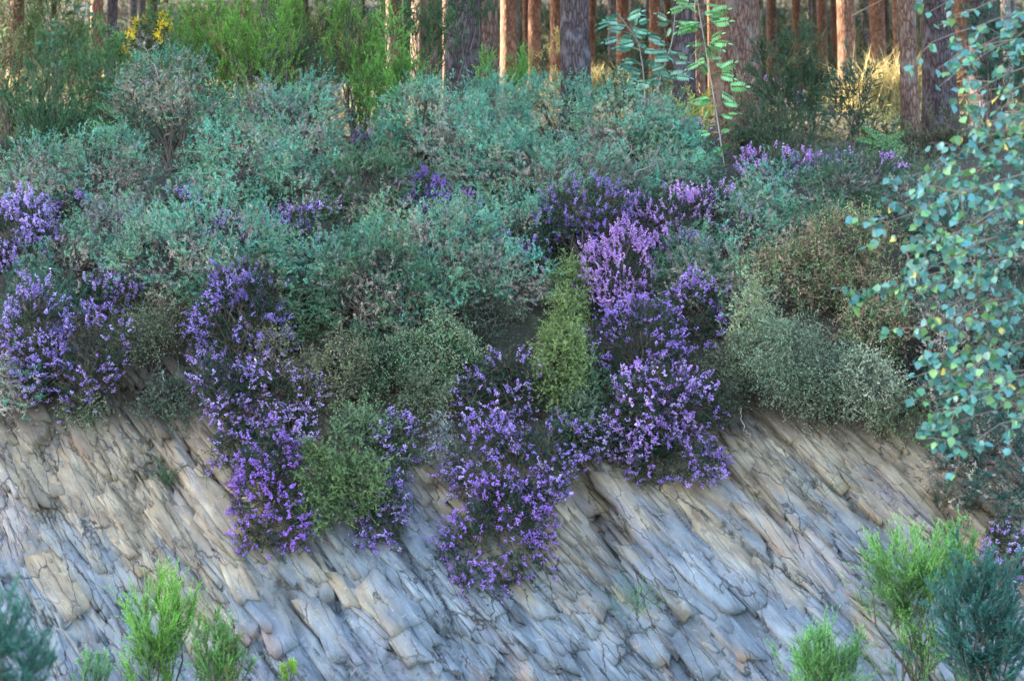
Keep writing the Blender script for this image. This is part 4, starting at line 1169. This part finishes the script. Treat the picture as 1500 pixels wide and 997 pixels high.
# shrub layer far back in the wood
def far_shrubs():
    n = 3000
    y = rng.uniform(34, 85, n); x = rng.uniform(-1, 1, n) * (y * .42)
    k = ~(np.array([in_sun_gap(a, b) for a, b in zip(x, y)]))
    x, y = x[k], y[k]; n = len(x)
    hill = vnoise(x * .35, y * .35, 9)
    O = np.stack([x, y, ground_h(x, y)], 1)
    D = unit(np.stack([rng.normal(0, .45, n), rng.normal(-.1, .4, n), np.full(n, 1.0)], 1))
    ca = pal([(.10, .16, .08), (.15, .17, .09), (.26, .22, .12), (.10, .15, .09)], n, .2)
    mb = MB(); shoots(mb, O, D, .5 + 3.4 * np.clip(hill - .35, 0, 1), 26, .35, .05, .7, ca, ca * 1.2, .3, .3, axis_w=.03)
    o = mb.build("far_shrub_layer", M_NEEDLE, None, (0, 0, 0)); o["kind"] = "stuff"
    o["label"] = "mass of green and brown shrubs deep in the pine wood"; o["category"] = "shrubs"
far_shrubs()
# fringe of roots and grass that hangs over the lip of the cut
def lip_fringe():
    n = 5200
    x = rng.uniform(-5.2, 5.2, n)
    z = 2.98 + rng.normal(0, .16, n) + .10 * np.sin(x * 2.3)
    y = rock_y(x, z) + .04 + rng.uniform(-.08, .12, n)
    O = np.stack([x, y, z], 1)
    D = unit(np.stack([rng.normal(0, .35, n), rng.normal(-.35, .2, n), rng.normal(-.7, .5, n)], 1))
    dens = vnoise(x * 1.7, x * 0 + 3, 4)
    L = rng.uniform(.08, .30, n) * (.4 + 1.2 * dens)
    C = pal([(.10, .085, .06), (.07, .065, .045), (.14, .12, .08), (.07, .09, .05)], n, .25)
    mb = MB(); shoots(mb, O, D, L, 9, .03, .008, .7, C, C, .5, .2, axis_col=(.12, .10, .07), axis_w=.007)
    o = mb.build("root_fringe", M_NEEDLE, None, (0, 0, 0)); o["kind"] = "stuff"
    o["label"] = "dark fringe of roots and dry grass hanging over the lip of the rock"; o["category"] = "roots"
lip_fringe()

# ------------------------------------------------------------------ broad-leaved saplings
def leaf_blade(mb, o, d, nrm, L, W, col, prof, fold=.25, droop=.15):
    """leaf outline from a width profile along its length, folded on the midrib"""
    d = unit(np.asarray(d, float)); s = unit(np.cross(d, nrm)); u = np.cross(s, d)
    k = len(prof); t = np.linspace(0, 1, k)
    mid = o + d * (L * t)[:, None] - u * (droop * L * t ** 2)[:, None]
    w = (np.array(prof) * W / 2)[:, None]
    le = mid + s * w + u * w * fold; ri = mid - s * w + u * w * fold
    v = np.concatenate([mid, le, ri]); f = []
    for i in range(k - 1):
        f += [(i, i + 1, k + i + 1), (i, k + i + 1, k + i), (i + 1, i, 2 * k + i), (i + 1, 2 * k + i, 2 * k + i + 1)]
    mb.add(v, f, np.asarray(col, float))
BIRCH = [0, .62, 1.0, .92, .62, .28, 0]
OAKP = [.05, .35, .25, .62, .42, .85, .60, .95, .55, .5, 0]
OVAL = [0, .7, 1, .85, .45, 0]
def leaf_mesh(prof, L, W, col, fold=.2, droop=.15, petiole=.25, mat=None):
    mb = MB()
    tube(mb, np.array([[0, 0, 0], [L * petiole * .5, 0, .004], [L * petiole, 0, 0]]), .0016, .0012, np.asarray(col) * .8 + .05, 3)
    leaf_blade(mb, np.array([L * petiole, 0, 0]), (1, 0, 0), np.array([0, 0, 1.0]), L, W, col, prof, fold, droop)
    return mb.mesh("leaf", mat or M_LEAF)
def pinnate_mesh(L, col, pairs=6, lf=.052):
    mb = MB()
    t = np.linspace(0, 1, 6)[:, None]
    ax = np.concatenate([t * L, t * 0, -.25 * L * t ** 2], 1)
    tube(mb, ax, .003, .0012, (.16, .14, .06), 3)
    for i in range(pairs + 1):
        q = .22 + .78 * i / pairs
        o = np.array([q * L, 0, -.25 * L * q * q])
        c = np.asarray(col) * random.uniform(.8, 1.2)
        if i == pairs:
            leaf_blade(mb, o, (1, 0, -.4), np.array([0, 0, 1.0]), lf, lf * .36, c, OVAL, .15, .2)
        else:
            k = .75 + .35 * math.sin(math.pi * q)
            for s in (-1, 1):
                leaf_blade(mb, o, (.45, s, -.15), np.array([0, 0, 1.0]), lf * k, lf * .36 * k, c, OVAL, .15, .25)
    return mb.mesh("leaf", M_LEAF)
def put_leaf(me, parent, pos, d, nrm, s=1.0, name="leaf", org=None):
    o = bpy.data.objects.new(name, me); COL.objects.link(o); o.parent = parent
    d = unit(np.asarray(d, float)); n_ = np.asarray(nrm, float); n_ = n_ - d * (n_ @ d)
    if np.linalg.norm(n_) < 1e-3: n_ = np.cross(d, [1, 0, 0])
    n_ = unit(n_); y = np.cross(n_, d)
    m = Matrix(np.stack([d, y, n_], 1).tolist())
    o.rotation_mode = 'QUATERNION'; o.rotation_quaternion = m.to_quaternion()
    o.location = Vector(pos) - Vector(org if org is not None else parent.location); o.scale = (s, s, s)
    return o
def face_nrm(spread=.5):
    return unit(rng.normal(size=3) * spread + np.array([0, -.75, .65]))

def rowan(path, Y, label, col, n, L, twigs=6, top=1.0):
    pts = np.array([at(px, py, Y) for px, py in path])
    b = np.array([pts[0][0], Y, ground_h(pts[0][0], Y) - .03])
    e = empty("rowan_sapling", b, label, "sapling")
    full = np.concatenate([[b], pts])
    st = MB(); 
    fine = np.stack([np.interp(np.linspace(0, len(full) - 1, 16), np.arange(len(full)), full[:, i]) for i in range(3)], 1)
    tube(st, fine, .011, .004, (.26, .24, .20), 5)
    mes = [pinnate_mesh(L * k, np.array(col) * v, 6, .058 * L / .17) for k, v in ((1, 1), (.85, 1.15), (1.05, .9))]
    for i in range(n):
        t = random.uniform(.30, 1.0)
        p = fine[min(15, int(t * 15))] + rng.normal(size=3) * .01
        a = random.uniform(0, 2 * math.pi)
        d = np.array([math.cos(a), math.sin(a) * .5 - .25, random.uniform(-.25, .35)])
        tw = random.uniform(.0, .16)
        q = p + d * tw
        tube(st, np.array([p, (p + q) / 2 + [0, 0, .01], q]), .004, .002, (.24, .22, .16), 3)
        put_leaf(random.choice(mes), e, q, d, face_nrm(.6), random.uniform(.65, 1.2))
    st.build("stem", M_WOOD, e)
    return e
rowan([(1062, 250), (1050, 170), (1040, 110), (1028, 40), (1020, -10)], 15.9, "bright green rowan sapling with feathered leaves in front of the broad pine", (.15, .36, .11), 60, .19)
rowan([(945, 150), (942, 100), (935, 60), (905, 20)], 16.3, "blue-green rowan sapling with pale stem beside the lichen-patched dark pine", (.11, .29, .19), 56, .19)
rowan([(960, 175), (965, 120), (985, 60), (990, 10)], 16.9, "thin-leaved rowan with bare grey twigs in front of a dark mossy trunk", (.17, .34, .20), 16, .20)

def broad_sapling(px, py, rx, ry, Y, name, label, prof, L, W, cols, n, cat="sapling", off=.8):
    if Y is None:
        c, wx, wz = spot(px, py, rx, ry, off); b = base_of(c)
    else:
        c = at(px, py, Y); wx, wz = world_r(c, rx, ry); b = np.array([c[0], c[1], ground_h(c[0], c[1])])
    e = empty(name, b, label, cat)
    mes = [leaf_mesh(prof, L * random.uniform(.85, 1.15), W, cc) for cc in cols]
    st = MB()
    for k in range(max(3, n // 7)):
        tip = c + rdir(1)[0] * np.array([wx, wx * .6, wz]) * random.uniform(.5, 1)
        tip[1] -= wx * .3
        pts = curve(b, tip, 8, .06, .04)
        tube(st, pts, .007, .002, (.17, .14, .10), 4)
        for j in range(7):
            p = pts[random.choice([4, 5, 6, 7])] + rng.normal(size=3) * .02
            d = unit(rng.normal(size=3) + np.array([0, -.6, .35]))
            put_leaf(random.choice(mes), e, p, d, face_nrm(.5), random.uniform(.75, 1.2))
    st.build("stem", M_WOOD, e)
    return e
broad_sapling(150, 205, 70, 36, None, "oak_seedling", "oak seedling with pale lobed leaves standing over brown-hearted gorse", OAKP, .11, .065, [(.30, .40, .30), (.20, .30, .16), (.14, .24, .10), (.36, .44, .36)], 48)
broad_sapling(235, 275, 34, 24, None, "oak_seedling", "smaller oak seedling tucked between teal gorse and grey dried gorse", OAKP, .10, .06, [(.26, .36, .26), (.18, .29, .16)], 20, off=1.0)
broad_sapling(105, 25, 50, 40, 16.6, "oak_sapling", "dark-leaved oak sapling in front of red and dark trunks", OAKP, .12, .07, [(.05, .11, .06), (.07, .14, .08), (.12, .2, .14)], 60)

def bracken(px, py, Y, L, label, n=3):
    c = at(px, py, Y); b = np.array([c[0], Y, ground_h(c[0], Y)])
    e = empty("bracken_fern", b, label, "fern")
    for k in range(n):
        mb = MB()
        d = unit(np.array([random.choice([-1, 1, -1]) * random.uniform(.5, 1), random.uniform(-.5, .1), random.uniform(.25, .8)]))
        nf = np.array([0, -.75, .65]); s = unit(np.cross(d, nf)); up_ = unit(np.cross(s, d)); up_ = up_ if up_[2] > 0 else -up_
        o = c - d * L * .5 + rng.normal(size=3) * .05
        tt = np.linspace(0, 1, 6)[:, None]
        ax = b + (o - b) * tt
        tube(mb, ax, .006, .004, (.2, .2, .08), 4)
        m = 16
        for i in range(m):
            t = i / m
            p = o + d * L * t - UP * .12 * L * t * t
            pl = L * .24 * (1 - t) ** .8 + .015
            for sg in (-1, 1):
                dd = unit(s * sg + d * .45 - UP * .1)
                for j in range(7):
                    u = (j + .5) / 7
                    pp = p + dd * pl * u
                    for s2 in (-1, 1):
                        blades(mb, pp[None], unit(np.cross(dd, up_) * s2 + dd * .5)[None], np.array([.035 * (1 - u * .7) + .006]), np.array([.014]), np.array([[.09, .20, .06]]) * random.uniform(.8, 1.2))
        tube(mb, np.stack([o + d * L * t - UP * .12 * L * t * t for t in np.linspace(0, 1, 6)]), .004, .001, (.2, .22, .08), 3)
        mb.build("frond", M_LEAF, e)
bracken(1290, 207, 15.8, .62, "bright green bracken frond in front of the sunny straw grass", 3)
bracken(150, 165, 15.6, .4, "small green fern beside the oak seedling", 3)

# ------------------------------------------------------------------ birch at the road edge
def birch():
    Y0 = 7.6
    b = np.array([3.25, Y0, 0.0])
    e = empty("birch_tree", b, "young birch whose glossy leafy boughs hang in front of the bank", "birch")
    tr = MB(); tube(tr, curve(b, b + np.array([.35, .1, 6.0]), 14, 0, .012), .065, .03, (.42, .40, .37), 12); tr.build("trunk", M_WOOD, e, smooth=True)
    cols = [(.07, .20, .10), (.08, .23, .17), (.06, .19, .17), (.13, .29, .09), (.09, .24, .22)]
    L, W = .051, .041
    mes = [leaf_mesh(BIRCH, L * random.uniform(.85, 1.15), W * random.uniform(.9, 1.1), c, .12, .1, .3, M_BIRCH) for c in cols + cols]
    yel = [leaf_mesh(BIRCH, L, W, c, .2, .1, .3) for c in ((.60, .42, .05), (.55, .46, .12))]
    def left(py):
        return np.interp(py, [-80, 0, 60, 130, 200, 270, 310, 380, 440, 480, 520, 560, 600, 650, 700], [1340, 1345, 1370, 1380, 1365, 1330, 1290, 1340, 1245, 1330, 1380, 1335, 1340, 1390, 1440])
    jobs = []
    br = 0
    pys = list(np.linspace(-70, 655, 34))
    for py in pys:
        lx = left(py) + random.uniform(-5, 40)
        Y1 = Y0 + random.uniform(-.7, .7)
        tip = at(lx, py, Y1)
        start_h = tip[2] + random.uniform(.15, .55)
        a = np.array([3.25 + .05 * start_h, Y0, start_h])
        pts = curve(a, tip, 12, .05, .012)
        q = MB(); tube(q, pts, .008, .0018, (.17, .13, .11), 4)
        # side twigs
        for k in range(5 if py < 60 else 9 if py < 235 else 18):
            i = random.randint(2, 11)
            p = pts[i]
            d = unit(np.array([random.uniform(-1, .3), random.uniform(-.7, .7), random.uniform(-.9, .25)]))
            tl = random.uniform(.12, .34) * (1.1 - .5 * i / 11)
            tp = curve(p, p + d * tl, 5, .03, .03)
            tube(q, tp, .003, .0012, (.20, .14, .11), 3)
            for j in range(random.randint(4, 7)):
                u = tp[random.randint(1, 4)]
                jobs.append((u + rng.normal(size=3) * .008, q))
        for i in range(6, 12):
            jobs.append((pts[i], q))
        q.ob = q.build("branch", M_WOOD, e)
    fx = lambda p: (750 + p[0] / (p[1] * cp + (p[2] - CAM_Z) * sp) * FPX, 498.5 - ((p[2] - CAM_Z) * cp - p[1] * sp) / (p[1] * cp + (p[2] - CAM_Z) * sp) * FPX)
    random.shuffle(jobs)
    inn = [p for p in jobs if fx(p[0])[0] < 1500 and fx(p[0])[1] > -10]
    out = [p for p in jobs if not (fx(p[0])[0] < 1500 and fx(p[0])[1] > -10)]
    inn.sort(key=lambda p: p[0][1])
    many = MB()
    for i, (p, own) in enumerate(inn + out):
        d = unit(rng.normal(size=3) * .55 + np.array([-.35, -.25, -.75]))
        if i < 300:
            me = random.choice(mes) if random.random() > .02 else random.choice(yel)
            put_leaf(me, own.ob, p, d, face_nrm(.55), random.uniform(.75, 1.2), org=e.location)
        else:
            c = np.array(random.choice(cols)) if random.random() > .02 else np.array((.58, .44, .08))
            s = random.uniform(.75, 1.2)
            nrm = unit(rng.normal(size=3) * .6 + np.array([0, -.6, .7]))
            leaf_blade(many, p, d, nrm, L * s, W * s, c, BIRCH, .12, .1)
    many.build("leaf_mass", M_BIRCH, e, kind="stuff")
birch()

# ------------------------------------------------------------------ shrubs that stand at the foot of the rock
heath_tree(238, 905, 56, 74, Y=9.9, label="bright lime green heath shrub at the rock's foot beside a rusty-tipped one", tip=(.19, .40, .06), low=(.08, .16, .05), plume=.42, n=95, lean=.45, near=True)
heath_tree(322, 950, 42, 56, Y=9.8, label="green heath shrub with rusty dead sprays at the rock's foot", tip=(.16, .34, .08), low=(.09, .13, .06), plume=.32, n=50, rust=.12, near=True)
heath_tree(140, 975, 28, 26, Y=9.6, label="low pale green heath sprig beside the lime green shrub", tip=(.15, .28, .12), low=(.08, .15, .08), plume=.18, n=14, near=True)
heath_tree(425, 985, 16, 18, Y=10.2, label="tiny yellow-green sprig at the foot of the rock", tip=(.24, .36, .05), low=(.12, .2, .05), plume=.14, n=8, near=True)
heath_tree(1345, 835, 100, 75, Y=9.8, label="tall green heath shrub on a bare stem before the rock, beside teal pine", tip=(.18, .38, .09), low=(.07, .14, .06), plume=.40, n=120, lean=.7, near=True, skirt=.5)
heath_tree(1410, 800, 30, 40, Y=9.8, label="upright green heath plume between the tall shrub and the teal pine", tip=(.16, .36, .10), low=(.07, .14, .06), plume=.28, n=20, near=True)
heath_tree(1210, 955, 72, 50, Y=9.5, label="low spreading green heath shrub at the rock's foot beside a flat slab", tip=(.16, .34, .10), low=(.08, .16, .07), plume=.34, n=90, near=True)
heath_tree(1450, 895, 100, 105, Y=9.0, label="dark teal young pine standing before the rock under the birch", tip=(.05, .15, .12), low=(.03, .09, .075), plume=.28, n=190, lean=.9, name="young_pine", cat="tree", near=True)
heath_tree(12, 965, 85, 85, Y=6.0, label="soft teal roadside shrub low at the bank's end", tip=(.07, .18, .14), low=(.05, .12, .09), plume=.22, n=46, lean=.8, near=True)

# small growth on the rock face
def rock_tuft(px, py, rx, ry, label, cols, n=60):
    grass_tuft(px, py, rx, ry, label, cols, off=.1, n=n, w=.006, sprd=.8)
rock_tuft(925, 870, 14, 38, "small green grass tuft growing down the rock cleft", [(.12, .24, .08), (.10, .2, .08)], 130)
rock_tuft(935, 920, 20, 14, "dusky moss tuft below the green grass in the cleft", [(.11, .13, .09), (.09, .12, .07)], 70)
rock_tuft(1185, 700, 30, 35, "sparse creeping sprigs on ochre rock", [(.08, .16, .09), (.07, .13, .07)], 36)
rock_tuft(1205, 805, 14, 14, "little dark sprig on the pale rock below the creeping sprigs", [(.08, .13, .08), (.13, .10, .07)], 36)
rock_tuft(243, 680, 14, 26, "mossy green tuft in the crack beside the dark ledge", [(.07, .11, .06), (.08, .13, .06)], 60)
rock_tuft(620, 665, 16, 18, "narrow green grass tuft in brown soil beside the main cascade", [(.08, .18, .12), (.14, .14, .09)], 50)
rock_tuft(550, 985, 12, 14, "tiny yellow-green seedling near the rock's foot", [(.2, .32, .06)], 24)
# bare roots that dangle on the face
def root(path, label):
    pts = []
    for px, py in path:
        p = place(px, py, .06); pts.append(p)
    pts = np.array(pts)
    f = np.stack([np.interp(np.linspace(0, len(pts) - 1, 12), np.arange(len(pts)), pts[:, i]) for i in range(3)], 1) + rng.normal(size=(12, 3)) * .008
    e = MB(); tube(e, f - f[0], .006, .002, (.42, .37, .31), 5)
    o = bpy.data.objects.new("bare_root", e.mesh("bare_root", M_WOOD)); COL.objects.link(o); o.location = f[0]
    o["label"] = label; o["category"] = "root"
root([(813, 690), (810, 720), (798, 745)], "pale bare root dangling beside the main violet cascade")
root([(240, 545), (238, 570), (227, 582)], "thin pale root on the shaded rock under the dark hollow")
root([(1085, 600), (1088, 625), (1100, 640)], "thin pale root on ochre rock below the lichened bush")
